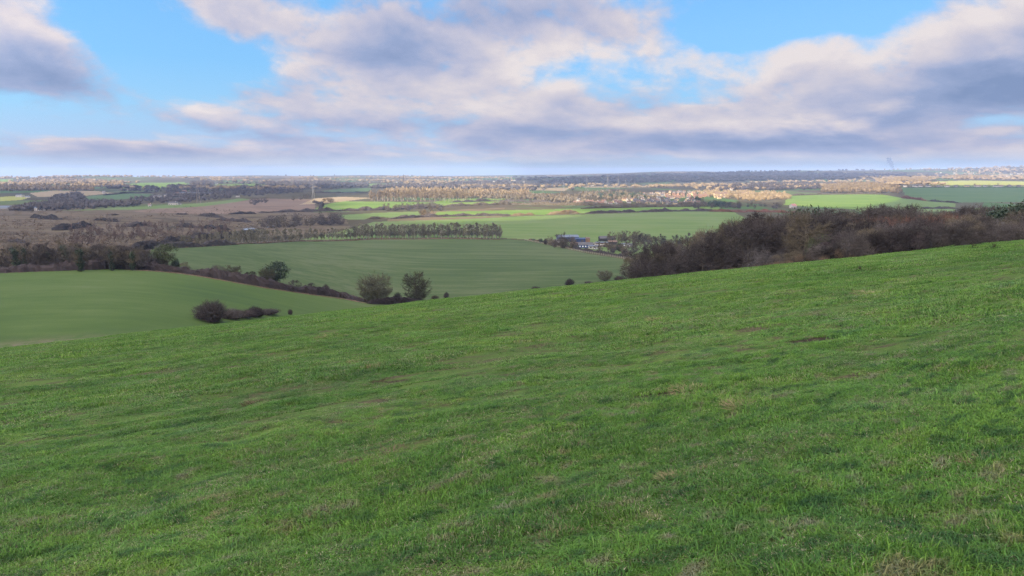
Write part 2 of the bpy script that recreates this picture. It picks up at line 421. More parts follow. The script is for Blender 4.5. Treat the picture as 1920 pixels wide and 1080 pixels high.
REG = []   # name, polygon, material
def field_mat(name, cols, scale=.02, rows=None, tramp=None, rowamt=.0, fine=.6, detail=5):
    m, nt, b = new_mat(name)
    p = nt.pos()
    n1 = nt.noise(p, scale, detail, .6)
    n2 = nt.noise(p, fine, 3, .6)
    f = nt.math("ADD", nt.math("MULTIPLY", n1, .7), nt.math("MULTIPLY", n2, .3))
    if rows:
        ang_, sc_ = rows
        st = nt.noise(nt.map(p, (sc_ * .05, sc_, 1), (0, 0, R(ang_))), 1.0, 5, .7)
        f = nt.math("ADD", f, nt.math("MULTIPLY", nt.math("SUBTRACT", st, .5), .8 + rowamt))
    k = len(cols)
    c = nt.ramp(f, [(.34 + .32 * q / (k - 1), cc) for q, cc in enumerate(cols)])
    if tramp:
        wv = nt.N.new("ShaderNodeTexWave"); wv.bands_direction = "Y"
        nt.put(wv.inputs["Vector"], nt.map(p, rot=(0, 0, R(tramp[0])))); wv.inputs["Scale"].default_value = tramp[1]
        wv.inputs["Distortion"].default_value = 1.2; wv.inputs["Detail Scale"].default_value = .05
        c = nt.mix(nt.math("MULTIPLY", nt.smooth(wv.outputs["Fac"], .93, .99), tramp[2]), c, tramp[3])
    nt.put(b.inputs["Base Color"], c); b.inputs["Roughness"].default_value = .95; b.inputs["Specular IOR Level"].default_value = .05
    return m
# the pasture, also used by its grass blades
def pasture_color(nt):
    p = nt.pos()
    big = nt.noise(p, .05, 4, .6)
    s = nt.noise(nt.map(p, (.20, .75, .5), (0, 0, R(-28))), 1.0, 4, .6)
    f = nt.math("ADD", nt.math("MULTIPLY", big, .45), nt.math("MULTIPLY", s, .55))
    c = nt.ramp(f, [(.30, (.044, .100, .014)), (.45, (.074, .160, .020)), (.56, (.106, .202, .027)), (.70, (.155, .225, .052))])
    fine = nt.noise(p, 2.2, 4, .65)
    c = nt.mix(nt.smooth(fine, .60, .76), c, (.145, .150, .050))
    wet = nt.noise(nt.map(p, (.3, .9, 1), (0, 0, R(-28)), (7, 3, 0)), 1.0, 3, .6)
    c = nt.mix(nt.math("MULTIPLY", nt.smooth(wet, .60, .74), .55), c, (.060, .135, .045))
    return c
def pasture_far(nt):
    p = nt.pos()
    f = nt.math("ADD", nt.math("MULTIPLY", nt.noise(p, .012, 4, .6), .6), nt.math("MULTIPLY", nt.noise(nt.map(p, (.03, .16, .1), (0, 0, R(14))), 1.0, 5, .65), .4))
    c = nt.ramp(f, [(.34, (.038, .070, .016)), (.48, (.052, .086, .018)), (.60, (.068, .100, .026)), (.70, (.092, .112, .048))])
    return c
m_past, nt, b = new_mat("pasture_turf")
c = nt.mix(nt.attr("near"), pasture_far(nt), pasture_color(nt))
p = nt.pos()
gap = nt.noise(nt.map(p, (.6, 1.5, 1), (0, 0, R(-28))), 1.6, 6, .7)
nr = nt.attr("near")
thatch = nt.mix(nt.smooth(nt.noise(p, 14, 4, .75), .42, .6), (.040, .048, .016), (.085, .085, .030))
mud = nt.mix(nt.smooth(nt.noise(p, 20, 5, .75), .42, .62), (.040, .028, .018), (.115, .088, .050))
c = nt.mix(nt.math("MULTIPLY", nr, .55), c, thatch)
c = nt.mix(nt.math("MULTIPLY", nt.smooth(gap, .46, .60), nt.math("MULTIPLY", nr, .9)), c, mud)
c = nt.mix(nt.smooth(nt.attr("scar"), .25, .6), c, nt.mix(nt.smooth(nt.noise(p, 25, 5, .75), .40, .66), (.022, .016, .011), (.085, .066, .040)))
c = nt.mix(nt.math("MULTIPLY", nt.attr("bare"), nt.smooth(nt.noise(p, .35, 4, .65), .36, .56)), c, (.135, .105, .07))
nt.put(b.inputs["Base Color"], c)
bp = nt.node("ShaderNodeBump", {"Height": nt.noise(p, 16, 6, .75), "Distance": .06, "Strength": .6}); nt.put(b.inputs["Normal"], bp.outputs[0])

G_WHEAT = field_mat("winter_wheat", [(.045,.070,.025),(.059,.084,.031),(.080,.098,.045)], .010, (9, .06), (9, .013, .14, (.105,.108,.060)), .35)
G_LIGHT = field_mat("light_green_crop", [(.076,.122,.034),(.096,.142,.042),(.116,.150,.058)], .008, (5, .04), (5, .012, .14, (.14,.145,.075)), .25)
G_LUSH = field_mat("lush_ley", [(.080,.140,.028),(.104,.165,.032),(.130,.175,.048)], .008, (2, .06), None, .2)
G_TEAL = field_mat("dark_crop", [(.054,.098,.038),(.068,.112,.044),(.082,.118,.050)], .006, (-3, .05), None, .2)
G_BROWN = field_mat("ploughed_soil", [(.110,.078,.058),(.135,.098,.072),(.160,.116,.084)], .01, (12, .03), None, .3)
G_HEATH = field_mat("rough_heath", [(.044,.037,.022),(.078,.060,.040),(.104,.078,.052),(.088,.074,.042)], .013, (-6, .03), None, .35, .12)
G_YELL = field_mat("stubble_grass", [(.20,.21,.05),(.24,.25,.06),(.22,.22,.08)], .006, (2, .02), None, .2)
G_WOODF = field_mat("leaf_litter", [(.040,.032,.022),(.060,.046,.030),(.075,.056,.036)], .05, None, None, 0, .5)
G_TAN = field_mat("pale_stubble", [(.20,.155,.095),(.235,.185,.11),(.26,.20,.13)], .006, (2, .02), None, .2)
# far country: a patchwork of its own
m_far, nt, b = new_mat("far_country")
p = nt.pos()
vor = nt.N.new("ShaderNodeTexVoronoi"); vor.feature = "F1"; nt.put(vor.inputs["Vector"], nt.map(p, (.0032, .0018, 0))); vor.inputs["Scale"].default_value = 1.0
cell = nt.node("ShaderNodeSeparateXYZ", {0: vor.outputs["Color"]}).outputs[0]
c = nt.ramp(cell, [(0, (.075,.072,.045)), (.16, (.060,.125,.040)), (.34, (.10,.088,.055)), (.5, (.055,.050,.036)), (.66, (.09,.125,.05)), (.8, (.15,.115,.075)), (.9, (.07,.062,.04))], "CONSTANT")
n1 = nt.noise(p, .004, 6, .65)
c = nt.mix(nt.smooth(n1, .46, .58), c, (.078, .064, .040))
c = nt.mix(nt.math("MULTIPLY", nt.noise(p, .03, 4, .7), .5), c, (.05, .045, .03))
nt.put(b.inputs["Base Color"], c); b.inputs["Specular IOR Level"].default_value = 0

REG = [  # later entries win
 ("valley_floor", [(-700,395),(-700,300),(2700,300),(2700,480),(1100,480),(640,480)], None),
 ("heath", [(-600,520),(-600,392),(250,390),(330,384),(420,381),(520,379),(590,384),(640,402),(660,428),(560,440),(430,447),(350,462),(284,468),(240,500),(200,512),(0,520)], G_HEATH),
 ("ploughed_field", [(250,397),(300,388),(400,378),(500,372),(588,374),(592,392),(520,398),(380,402)], G_BROWN),
 ("wheat_field", [(236,504),(284,469),(360,464),(450,459),(560,451),(700,447.5),(850,446),(945,448),(985,451),(1035,461),(1100,475),(1185,488),(1230,500),(1230,548),(840,600),(690,569),(600,553),(450,530),(340,508)], G_WHEAT),
 ("pale_crop_field", [(560,449),(660,428),(700,416),(900,409.5),(1000,404.5),(1280,396.5),(1375,397),(1420,420),(1400,460),(1185,485),(1100,473),(1035,459.5),(985,449),(945,446.5),(850,444.5),(700,446)], G_LIGHT),
 ("ley_field", [(582,397),(600,386),(640,377),(765,378.5),(812,380),(700,394),(600,398)], G_LUSH),
 ("ley_field", [(625,404),(690,400),(785,396.5),(790,403),(700,411),(655,412)], G_LIGHT),
 ("ley_field", [(812,379),(840,373),(960,372),(975,377),(900,384),(830,387)], G_LUSH),
 ("ley_field", [(815,402),(820,397),(960,394),(1085,391),(1350,386.5),(1350,393),(1250,396),(1085,400),(960,404),(830,408)], G_LUSH),
 ("tan_field", [(560,384),(590,372),(640,369),(700,371),(640,378)], G_TAN),
 ("dark_field", [(590,360.5),(640,354),(700,352),(690,359),(640,361)], G_TEAL),
 ("far_meadow", [(228,353),(260,343),(345,341),(356,349),(300,353)], G_LUSH),
 ("far_meadow", [(395,353),(405,345),(480,346),(520,349),(470,353)], G_LUSH),
 ("far_meadow", [(145,374),(170,367),(240,362.5),(290,364),(270,371),(200,375)], G_TEAL),
 ("far_meadow", [(105,395),(250,388),(375,381),(450,372),(470,374),(380,387),(250,393)], G_LIGHT),
 ("stubble_field", [(55,362),(100,357),(180,358),(215,362),(150,368),(70,369)], G_TAN),
 ("stubble_field", [(-40,372),(20,368),(60,369),(40,375),(-40,379)], G_YELL),
 ("far_meadow", [(-60,343),(0,336),(26,336),(20,341)], G_LUSH),
 ("far_meadow", [(672,349),(700,344),(760,344),(758,350),(700,352)], G_LUSH),
 ("bright_field", [(1470,384),(1478,366),(1520,364.5),(1600,364),(1650,364),(1690,371),(1700,385),(1600,392)], G_LUSH),
 ("green_field", [(1690,352.5),(1700,351),(2200,350),(2200,375),(1780,380),(1740,376),(1700,371)], G_TEAL),
 ("green_field", [(1600,396),(1690,372),(1740,377),(1790,381),(1790,396),(1640,400)], G_LIGHT),
 ("yellow_field", [(1740,347.5),(1748,340.5),(1820,338.5),(2200,340),(2200,348.5)], G_YELL),
 ("tan_field", [(1090,350),(1100,352),(1220,351),(1230,348)], G_TAN),
 ("tan_field", [(985,356),(1000,352),(1070,352),(1060,358)], G_TAN),
]
rid = np.full(len(Q), 1, int)
for k, (nm, pts, mt) in enumerate(REG):
    if mt is None: continue
    poly = ppoly(pts, 128)
    rid[inpoly(poly, cx, cyy)] = k + 2
rr_c = np.hypot(cx, cyy)
# the turf: near hill plus the lower pasture up to the hedge
turf_poly = [at(-900, 300), at(-300, 300), pix(0, 512.5), pix(120, 507.5), pix(240, 505.5), pix(340, 512), pix(450, 531), pix(600, 554), pix(690, 570), at(800, 322, 570), at(1000, 300, 560), at(1150, 285, 540), at(1180, 215, 540), at(1330, 165, 540), at(1500, 128, 540), at(1700, 116, 540), at(1920, 112, 540), at(2600, 105, 540), (400, -400), (-400, -400)]
turf = inpoly(turf_poly, cx, cyy) | ((rr_c < 118) & (cx < 60)) | (rr_c < 100)
rid[turf] = 0
# wood floor under the hillside scrub
wf = inpoly([at(1185, 205, 540), at(1330, 160, 540), at(1500, 124, 540), at(1920, 108, 540), at(2700, 100, 540), at(2700, 600, 420), at(1600, 700, 430), at(1330, 700, 430), at(1190, 560, 480)], cx, cyy) & ~turf
rid[wf] = 99
near_attr = bw
bx_, by_ = at(20, 141, 645)
bare_attr = np.exp(-(((V[:, 0] - bx_) / 16) ** 2 + ((V[:, 1] - by_) / 7) ** 2))
def sub_mesh(name, faces, mat, kind="structure"):
    if not len(faces): return None
    u, inv = np.unique(faces, return_inverse=True)
    me = np_mesh(name, V[u], [inv.reshape(-1, 4)], True, [mat], {"near": ("FLOAT", near_attr[u]), "bare": ("FLOAT", bare_attr[u]), "scar": ("FLOAT", scar_attr[u])})
    return tag(link(name, me), kind=kind)
groups = {}
for k in range(len(REG)):
    groups.setdefault(k + 2, []).append(k)
o = sub_mesh("pasture", Q[rid == 0], m_past)
# the hub under the viewer's feet
hub = np.stack([np.full(nT, len(V) - 1), np.arange(nT), (np.arange(nT) + 1) % nT], 1)[:, ::-1]
u, inv = np.unique(hub, return_inverse=True)
tag(link("ground_hub", np_mesh("ground_hub", V[u], [inv.reshape(-1, 3)], True, [m_past], {"near": ("FLOAT", near_attr[u]), "bare": ("FLOAT", bare_attr[u])})), kind="structure")
sub_mesh("ground", Q[rid == 1], m_far)
sub_mesh("wood_floor", Q[rid == 99], G_WOODF)
for k, (nm, pts, mt) in enumerate(REG):
    if mt is not None: sub_mesh(nm, Q[rid == k + 2], mt)
HAZE = 7e-5
# ------------------------------------------------------------------ clouds added out of view behind the viewer, shaped to cast the valley's shade
CALT = 1500.0
def shade_cloud_sheet(polys, seed, cell=45, soft=110, mat=None):
    polys = [np.array(p) for p in polys]
    allp = np.concatenate(polys); lo = allp.min(0) - 200; hi = allp.max(0) + 200
    xs = np.arange(lo[0], hi[0], cell); ys = np.arange(lo[1], hi[1], cell)
    Xg, Yg = np.meshgrid(xs, ys)
    jx = Xg + 60 * fbm(Xg / 330, Yg / 330, seed, 3); jy = Yg + 60 * fbm(Xg / 330, Yg / 330, seed + 9, 3)
    t = np.zeros(Xg.shape)
    for p in polys:
        ins = inpoly(p, jx, jy)
        dd = np.full(Xg.shape, 1e9)
        for k in range(len(p)):
            a, b = p[k], p[(k + 1) % len(p)]; ab = b - a
            q = np.clip(((jx - a[0]) * ab[0] + (jy - a[1]) * ab[1]) / (ab @ ab + 1e-9), 0, 1)
            dd = np.minimum(dd, np.hypot(jx - a[0] - q * ab[0], jy - a[1] - q * ab[1]))
        t = np.maximum(t, np.where(ins, np.clip(dd / soft, 0.02, 1), 0))
    lump = .7 + .3 * fbm(Xg / 140, Yg / 140, seed + 3, 3)
    hu = 70 * np.sqrt(t) * lump; hd = 26 * np.sqrt(t) * (.8 + .2 * fbm(Xg / 200, Yg / 200, seed + 4, 2))
    sh = SUNV / SUNV[2] * (CALT + 70)
    ny, nx = Xg.shape
    base = np.stack([Xg + sh[0], Yg + sh[1], np.full(Xg.shape, CALT)], -1)
    up = base.copy(); up[..., 2] += hu; dn = base.copy(); dn[..., 2] -= hd
    Vc = np.concatenate([up.reshape(-1, 3), dn.reshape(-1, 3)])
    i = np.arange(ny - 1)[:, None] * nx; j = np.arange(nx - 1)[None]
    q = np.stack([i + j, i + j + 1, i + nx + j + 1, i + nx + j], -1).reshape(-1, 4)
    q = q[(t.ravel()[q] > 0).sum(1) >= 3]
    return Vc, [q, q[:, ::-1] + ny * nx]
m_cl = bpy.data.materials.new("cloud"); m_cl.use_nodes = True; nt = NT(m_cl.node_tree)  # translucent material of the added, unseen shade slabs
for n in list(nt.N): nt.N.remove(n)
a = nt.node("ShaderNodeBsdfDiffuse", {0: (.85, .85, .85)}); b = nt.node("ShaderNodeBsdfTranslucent", {0: (.85, .86, .88)})
mx = nt.node("ShaderNodeMixShader", {0: .5, 1: a.outputs[0], 2: b.outputs[0]})
nt.L.new(mx.outputs[0], nt.node("ShaderNodeOutputMaterial").inputs[0])
S1 = [(-900, -500), (700, -500), at(2500, 1200, 405)] + ppoly([(2000,396),(1920,396),(1700,388),(1640,386),(1480,388),(1420,383),(1330,377),(1240,373.5),(1130,380),(1100,391),(1090,404),(1000,414),(800,421),(650,411),(600,401),(583,380),(480,374),(300,379),(-300,386)]) + [(-1500, 500)]
S2 = ppoly([(-300,386),(300,380),(480,375),(586,372),(690,362),(690,350),(540,350),(360,352),(200,353),(90,352),(-300,353)])
S3 = ppoly([(1655,388),(1658,366),(1700,350.3),(2300,350.3),(2300,392)])
S4 = ppoly([(985,344),(1100,346.5),(1300,342),(1560,339),(1700,333),(1740,327),(1560,323.5),(1300,325.5),(1130,329.5),(1010,331.5)])
V_, F_ = shade_cloud_sheet([S1, S2, S3, S4], 3, mat=m_cl)
tag(link("shade_clouds", np_mesh("shade_clouds", V_, F_, True, [m_cl])), kind="stuff")
# ------------------------------------------------------------------ plant makers
def rs_(k): return np.random.default_rng(k)
def unit(v): return v / (np.linalg.norm(v, axis=-1, keepdims=True) + 1e-9)
def perp(D, r):
    q = unit(r.normal(size=D.shape)); return unit(np.cross(D, q))
def add_twigs(mb, S, D, L, w, r, side=2, tint=None, droop=0.0):
    """thin tapering twigs (one long triangle each) with shorter side twigs"""
    S = np.asarray(S); D = unit(np.asarray(D)); L = np.asarray(L)[:, None]
    def put(S, D, L, w):
        p = perp(D, r) * w
        T = S + D * L; T[:, 2] -= droop * L[:, 0]
        t0 = mb.tint
        n0 = len(mb.t); mb.tris(S - p, S + p, T)
        if tint is not None:
            mb.t[-1] = np.tile(np.clip(tint + r.normal(size=len(S)) * .18, 0, 1), 3)
    put(S, D, L, w)
    for k in range(side):
        t = r.uniform(.2, .75, (len(S), 1))
        d2 = unit(D + .9 * r.normal(size=D.shape))
        put(S + D * L * t, d2, L * r.uniform(.35, .7, (len(S), 1)), w * .75)
class Env:
    def __init__(s, H, W, base, pw=1.0): s.H, s.W, s.b, s.pw = H, W, base, pw; s.c = np.array([0, 0, H * (base + (1 - base) * .46)]); s.rz = H * (1 - base) * .54; s.rzd = H * (1 - base) * .46
    def rad(s, p):
        q = (p - s.c)
        rz = np.where(q[..., 2] > 0, s.rz, s.rzd)
        return np.sqrt((q[..., 0] / (s.W / 2)) ** 2 + (q[..., 1] / (s.W / 2)) ** 2 + (q[..., 2] / rz) ** 2)
    def clip(s, p, lim=1.0):
        r = s.rad(p)[..., None]
        return np.where(r > lim, s.c + (p - s.c) / r * lim, p)
    def shell(s, r, n, lo=.5, hi=.95):
        d = unit(r.normal(size=(n, 3)))
        k = r.uniform(lo ** 2, hi ** 2, (n, 1)) ** .5
        rz = np.where(d[:, 2:] > 0, s.rz, s.rzd)
        return s.c + d * k * np.concatenate([np.full((n, 2), s.W / 2), rz], 1)
def bare_tree(seed, H, W, base=.18, nl=9, ns=8, nt=12, tw=.03, tl=.10, upright=.3, stems=1, trunk_r=.02, ivy=0, side=2):
    r = rs_(seed); T, C = MB(), MB(); env = Env(H, W, base)
    SS, DD, LL = [], [], []
    for st in range(stems):
        o = np.array([*(r.normal(size=2) * (0 if stems == 1 else W * .05)), -.3])
        lean = r.normal(size=2) * W * (.03 if stems == 1 else .14)
        k = 6; zs = np.linspace(0, 1, k)
        top = H * r.uniform(.62, .8)
        P = np.stack([o[0] + lean[0] * zs + r.normal(size=k) * H * .006, o[1] + lean[1] * zs + r.normal(size=k) * H * .006, o[2] + top * zs], 1)
        R0 = H * trunk_r / (1 if stems == 1 else 1.5)
        T.tube(P, R0 * (1.25 - 1.1 * zs) * np.where(zs == 0, 1.25, 1), 6)
        n_l = max(3, nl // stems)
        for a in range(n_l):
            t = r.uniform(base * 1.05, .95) if a > 0 else .98
            i = min(int(t * (k - 1)), k - 2); q = P[i] + (P[i + 1] - P[i]) * (t * (k - 1) - i)
            ang_ = 2.4 * a + r.normal() * .5 + st
            ez = q[2] + H * r.uniform(.06, .20) * (.5 + upright)
            ez = min(ez, env.c[2] + env.rz * .88); dz = (ez - env.c[2]) / (env.rz if ez > env.c[2] else env.rzd)
            rad = W / 2 * math.sqrt(max(.05, 1 - min(.98, dz * dz))) * r.uniform(.62, .88)
            e = np.array([math.cos(ang_) * rad + lean[0] * .3, math.sin(ang_) * rad + lean[1] * .3, ez])
            m1 = q + (e - q) * .45 + np.array([0, 0, -.03 * H * (1 - 2 * upright)]) + r.normal(size=3) * H * .012
            T.tube([q, m1, e], [R0 * .5 * (1.15 - .7 * t), R0 * .33 * (1.15 - .6 * t), R0 * .1], 5)
            ld = unit(e - q)
            for b in range(ns):
                u = r.uniform(.3, 1); s0 = q + (m1 - q) * (u / .5) if u < .5 else m1 + (e - m1) * ((u - .5) / .5)
                dr = unit(ld * .45 + unit(s0 - env.c) * .4 + r.normal(size=3) * .75 + np.array([0, 0, upright * .5]))
                e2 = env.clip(s0 + dr * W * r.uniform(.14, .30), .97)
                C.mi = 0
                C.tint = .35; C.tube([s0, (s0 + e2) / 2 + r.normal(size=3) * H * .008, e2], [R0 * .16, R0 * .11, R0 * .05], 3)
                u2 = r.uniform(.15, 1, (nt, 1)); sp = s0 + (e2 - s0) * u2
                dd = unit(unit(e2 - s0)[None] * .6 + unit(sp - env.c) * .45 + r.normal(size=(nt, 3)) * .75 + np.array([0, 0, upright * .45]))
                SS.append(sp); DD.append(dd); LL.append(H * tl * r.uniform(.5, 1.2, nt))
    S = np.concatenate(SS); D = np.concatenate(DD); L = np.concatenate(LL)
    end = env.clip(S + D * L[:, None], 1.04); D = end - S; L = np.linalg.norm(D, axis=1) + .02
    add_twigs(C, S, D, L, tw, r, side, tint=.5)
    return T, C
def leaf_cards(mb, P, size, r, tint, flat=.0):
    n = len(P); d = unit(r.normal(size=(n, 3)) + np.array([0, 0, flat])); a = perp(d, r); b = np.cross(d, a)
    s = size * r.uniform(.6, 1.4, (n, 1))
    k = mb.n
    v = np.stack([P - a * s, P + b * s * .55, P + a * s, P - b * s * .55], 1).reshape(-1, 3)
    mb.add(v, np.arange(4 * n).reshape(-1, 4)); mb.t[-1] = np.repeat(np.clip(tint + r.normal(size=n) * .2, 0, 1), 4)
def leafy_tree(seed, H, W, base=.15, nc=60, per=60, leaf=.28, cl=.16, lobed=.25, trunk_r=.025):
    r = rs_(seed); T, C = MB(), MB(); env = Env(H, W, base)
    zs = np.linspace(0, 1, 6)
    P = np.stack([r.normal(size=6) * H * .008, r.normal(size=6) * H * .008, -.3 + H * .75 * zs], 1)
    T.tube(P, H * trunk_r * (1.2 - 1.05 * zs), 6)
    cen = env.shell(r, nc, .35, .9)
    dirs = unit(r.normal(size=(7, 3)))
    for c in cen:
        k = max(0, (unit(c - env.c) @ dirs.T).max()); c[:] = env.c + (c - env.c) * (1 - lobed + lobed * 1.15 * k)
        q = P[min(5, max(1, int(6 * c[2] / H * .7)))]
        if r.random() < .35: T.tube([q, (q + c) / 2 + np.array([0, 0, -.02 * H]), c], [H * trunk_r * .4, H * trunk_r * .25, H * trunk_r * .08], 4)
        n = int(per * r.uniform(.6, 1.3)); rad = W * cl * r.uniform(.7, 1.3)
        p = c + r.normal(size=(n, 3)) * rad * np.array([.5, .5, .36])
        leaf_cards(C, p, leaf, r, .25 + .5 * r.random(), .5)
    return T, C
def blob(mb, c, rad, r, sub=1, amp=.25, tint=.2):
    """a rough closed lump, the dense inside of a bush"""
    t = (1 + 5 ** .5) / 2
    v = np.array([(-1,t,0),(1,t,0),(-1,-t,0),(1,-t,0),(0,-1,t),(0,1,t),(0,-1,-t),(0,1,-t),(t,0,-1),(t,0,1),(-t,0,-1),(-t,0,1)]) / math.sqrt(1 + t * t)
    f = np.array([(0,11,5),(0,5,1),(0,1,7),(0,7,10),(0,10,11),(1,5,9),(5,11,4),(11,10,2),(10,7,6),(7,1,8),(3,9,4),(3,4,2),(3,2,6),(3,6,8),(3,8,9),(4,9,5),(2,4,11),(6,2,10),(8,6,7),(9,8,1)])
    for _ in range(sub):
        cache = {}; nv = list(v); nf = []
        def mid(a, b):
            k = (min(a, b), max(a, b))
            if k not in cache: cache[k] = len(nv); nv.append(unit((v[a] + v[b]) / 2))
            return cache[k]
        for a, b, c_ in f:
            x, y, z = mid(a, b), mid(b, c_), mid(c_, a)
            nf += [(a, x, z), (b, y, x), (c_, z, y), (x, y, z)]
        v = np.array(nv); f = np.array(nf)
    v = v * (1 + amp * r.normal(size=(len(v), 1))) * np.asarray(rad)
    mb.tint = tint; mb.add(v + np.asarray(c), f)
def bush(seed, H, W, D=None, n=1100, tl=.22, tw=.02, core=True, lobes=5, arch=.0, leaf=0, up=.35, core_t=.1, side=2):
    """a dense bare bush or bramble: several lobes, twigs springing out of a rough dark inside"""
    r = rs_(seed); D = D or W; C = MB()
    cs = []
    for k in range(lobes):
        f = r.uniform(.55, 1.0) if k else 1.0
        q = np.array([r.uniform(-.32, .32) * W, r.uniform(-.32, .32) * D, 0]) if k else np.zeros(3)
        rad = np.array([W * r.uniform(.26, .36), D * r.uniform(.26, .36), H * f * .52])
        c = q + np.array([0, 0, H * f * .46]); cs.append((c, rad))
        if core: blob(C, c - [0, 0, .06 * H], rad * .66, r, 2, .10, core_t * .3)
    S, DD, L = [], [], []
    for c, rad in cs:
        m = n // lobes
        d = unit(r.normal(size=(m, 3)) + np.array([0, 0, .25])); p = c + d * rad * r.uniform(.6, .95, (m, 1))
        S.append(p); DD.append(d * .6 + r.normal(size=(m, 3)) * .55 + np.array([0, 0, up])); L.append(H * tl * r.uniform(.4, 1.2, m))
    S = np.concatenate(S); DD = np.concatenate(DD); L = np.concatenate(L)
    keep = S[:, 2] > -.1
    add_twigs(C, S[keep], DD[keep], L[keep], tw, r, side, tint=.5, droop=arch)
    if leaf:
        k = r.integers(0, len(S), leaf); leaf_cards(C, S[k] + r.normal(size=(leaf, 3)) * .12, .13, r, .6, .4)
    return C
def strip_hedge(pts, h, wd, seed, n_per_m=26, tl=.35, tw=.02, var=.3, step=1.2, core=True, up=.4, core_t=.1):
    """a hedge along a line of ground points: rough dense inside, twigs all round; each point may carry its own height"""
    r = rs_(seed); C = MB()
    P = np.array([(p[0], p[1]) for p in pts]); HS = np.array([p[2] if len(p) > 2 else h for p in pts])
    seg = np.linalg.norm(np.diff(P, axis=0), axis=1); s = np.concatenate([[0], np.cumsum(seg)])
    n = max(3, int(s[-1] / step)); t = np.linspace(0, s[-1], n)
    X = np.interp(t, s, P[:, 0]); Y_ = np.interp(t, s, P[:, 1]); H0 = np.interp(t, s, HS)
    lump = 1 + var * fbm(t / (3.2 * h), t * 0 + seed, seed, 3)
    ends_ = np.clip(np.minimum(t, s[-1] - t) / (1.6 * h + .06 * s[-1]), 0, 1) ** .5
    H_ = np.maximum(.25 * h, H0 * lump) * (.18 + .82 * ends_)
    Zg = ground(X, Y_, False)
    T = np.stack([np.gradient(X), np.gradient(Y_)], 1); T /= np.linalg.norm(T, axis=1)[:, None]; Nn = np.stack([-T[:, 1], T[:, 0]], 1)
    m = 9; ph = np.linspace(0, math.pi, m)
    wv = wd * (1 + .25 * vnoise(t / (2 * h), t * 0 + 3.1, seed + 5))
    off = np.cos(ph)[None] * wv[:, None] * .5 * .85; up_ = np.sin(ph)[None] ** .6 * H_[:, None] * .86
    jit = 1 + .14 * r.normal(size=off.shape)
    V_ = np.stack([X[:, None] + Nn[:, :1] * off * jit, Y_[:, None] + Nn[:, 1:] * off * jit, Zg[:, None] + up_ * jit - .15], -1)
    if core:
        i = np.arange(n - 1)[:, None] * m; j = np.arange(m - 1)[None]
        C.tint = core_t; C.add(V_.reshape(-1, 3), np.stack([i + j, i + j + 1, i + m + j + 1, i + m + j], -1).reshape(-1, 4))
        ends = np.stack([np.arange(1, m - 1) * 0, np.arange(1, m - 1), np.arange(2, m)], 1)
        C.add(V_[0], ends); C.add(V_[-1], ends[:, ::-1])
    N_ = int(n_per_m * s[-1])
    a = r.integers(0, n, N_); b = r.uniform(0, math.pi, N_); dep = r.uniform(.55, 1.0, N_)
    o = np.cos(b) * wv[a] * .5 * dep; u = np.sin(b) ** .6 * H_[a] * .9 * dep
    al = r.uniform(-.5, .5, N_) * step
    S = np.stack([X[a] + Nn[a, 0] * o + T[a, 0] * al, Y_[a] + Nn[a, 1] * o + T[a, 1] * al, Zg[a] + u], 1)
    Dd = np.stack([Nn[a, 0] * np.cos(b), Nn[a, 1] * np.cos(b), np.sin(b)], 1) * .6 + r.normal(size=(N_, 3)) * .5 + np.array([0, 0, up])
    add_twigs(C, S, Dd, h * tl * r.uniform(.4, 1.2, N_), tw, r, 1, tint=.5)
    return C
def spray_trees(mb, pts, Hs, Ws, r, per=34, fs=.16, base=.12, trunk=.0, core=True):
    """many distant trees: each a loose ball of small faces over a rough inside"""
    for (x, y), H, W in zip(pts, Hs, Ws):
        z = gz(x, y); env = Env(H, W, base)
        tn = r.uniform(.15, .85)
        if core: blob(mb, (x, y, z + H * .5), (W * .36, W * .36, H * .40), r, 0, .2, tn * .8)
        p = env.shell(r, per, .5, 1.0) + np.array([x, y, z])
        d = unit(p - np.array([x, y, z + H * .4]) + r.normal(size=p.shape) * H * .2)
        s = H * fs * r.uniform(.6, 1.3, (per, 1)); a = perp(d, r) * s * .35
        mb.tris(p - a, p + a, p + d * s * 1.3); mb.t[-1] = np.tile(np.clip(tn + r.normal(size=per) * .15, 0, 1), 3)

# bark and twig colours
M_BARK = var_mat("bark", [(.050,.042,.032),(.085,.072,.056)], 1.5, 4)
M_BARKP = var_mat("pale_bark", [(.20,.175,.13),(.30,.265,.20)], 1.2, 3)
M_TWIG = var_mat("grey_brown_twigs", [(.072,.060,.040),(.118,.098,.066)], .35, 3, tint=.45)
M_TWIG2 = var_mat("purple_brown_twigs", [(.054,.046,.042),(.092,.078,.068)], .35, 3, tint=.45)
M_TWIGD = var_mat("dark_thorn_twigs", [(.034,.029,.027),(.062,.051,.046)], .35, 3, tint=.5)
M_TWIGG = var_mat("lichen_green_twigs", [(.066,.066,.042),(.096,.092,.056)], .35, 3, tint=.4)
M_TWIGT = var_mat("tan_twigs", [(.135,.100,.056),(.195,.148,.084)], .05, 3, tint=.25)
M_TWIGR = var_mat("red_stems", [(.115,.055,.036),(.165,.078,.050)], .3, 3, tint=.4)
M_PALEB = var_mat("frosted_old_mans_beard", [(.085,.075,.070),(.16,.145,.135)], .6, 3, tint=.4)
M_POP = var_mat("poplar_twigs", [(.130,.122,.080),(.195,.180,.120)], .2, 3, tint=.4)
M_HEDGE = var_mat("hedge_twigs", [(.040,.032,.031),(.070,.054,.051)], .3, 3, tint=.5)
M_LEAFD = var_mat("dark_evergreen_leaves", [(.018,.032,.016),(.040,.060,.024)], .5, 3, tint=.5, spec=.3, rough=.5)
M_LEAFO = var_mat("olive_leaves", [(.034,.046,.016),(.064,.074,.028)], .5, 3, tint=.5, spec=.2, rough=.6)
M_RUSS = var_mat("russet_twigs", [(.082,.058,.048),(.130,.092,.074)], .1, 3, tint=.3)
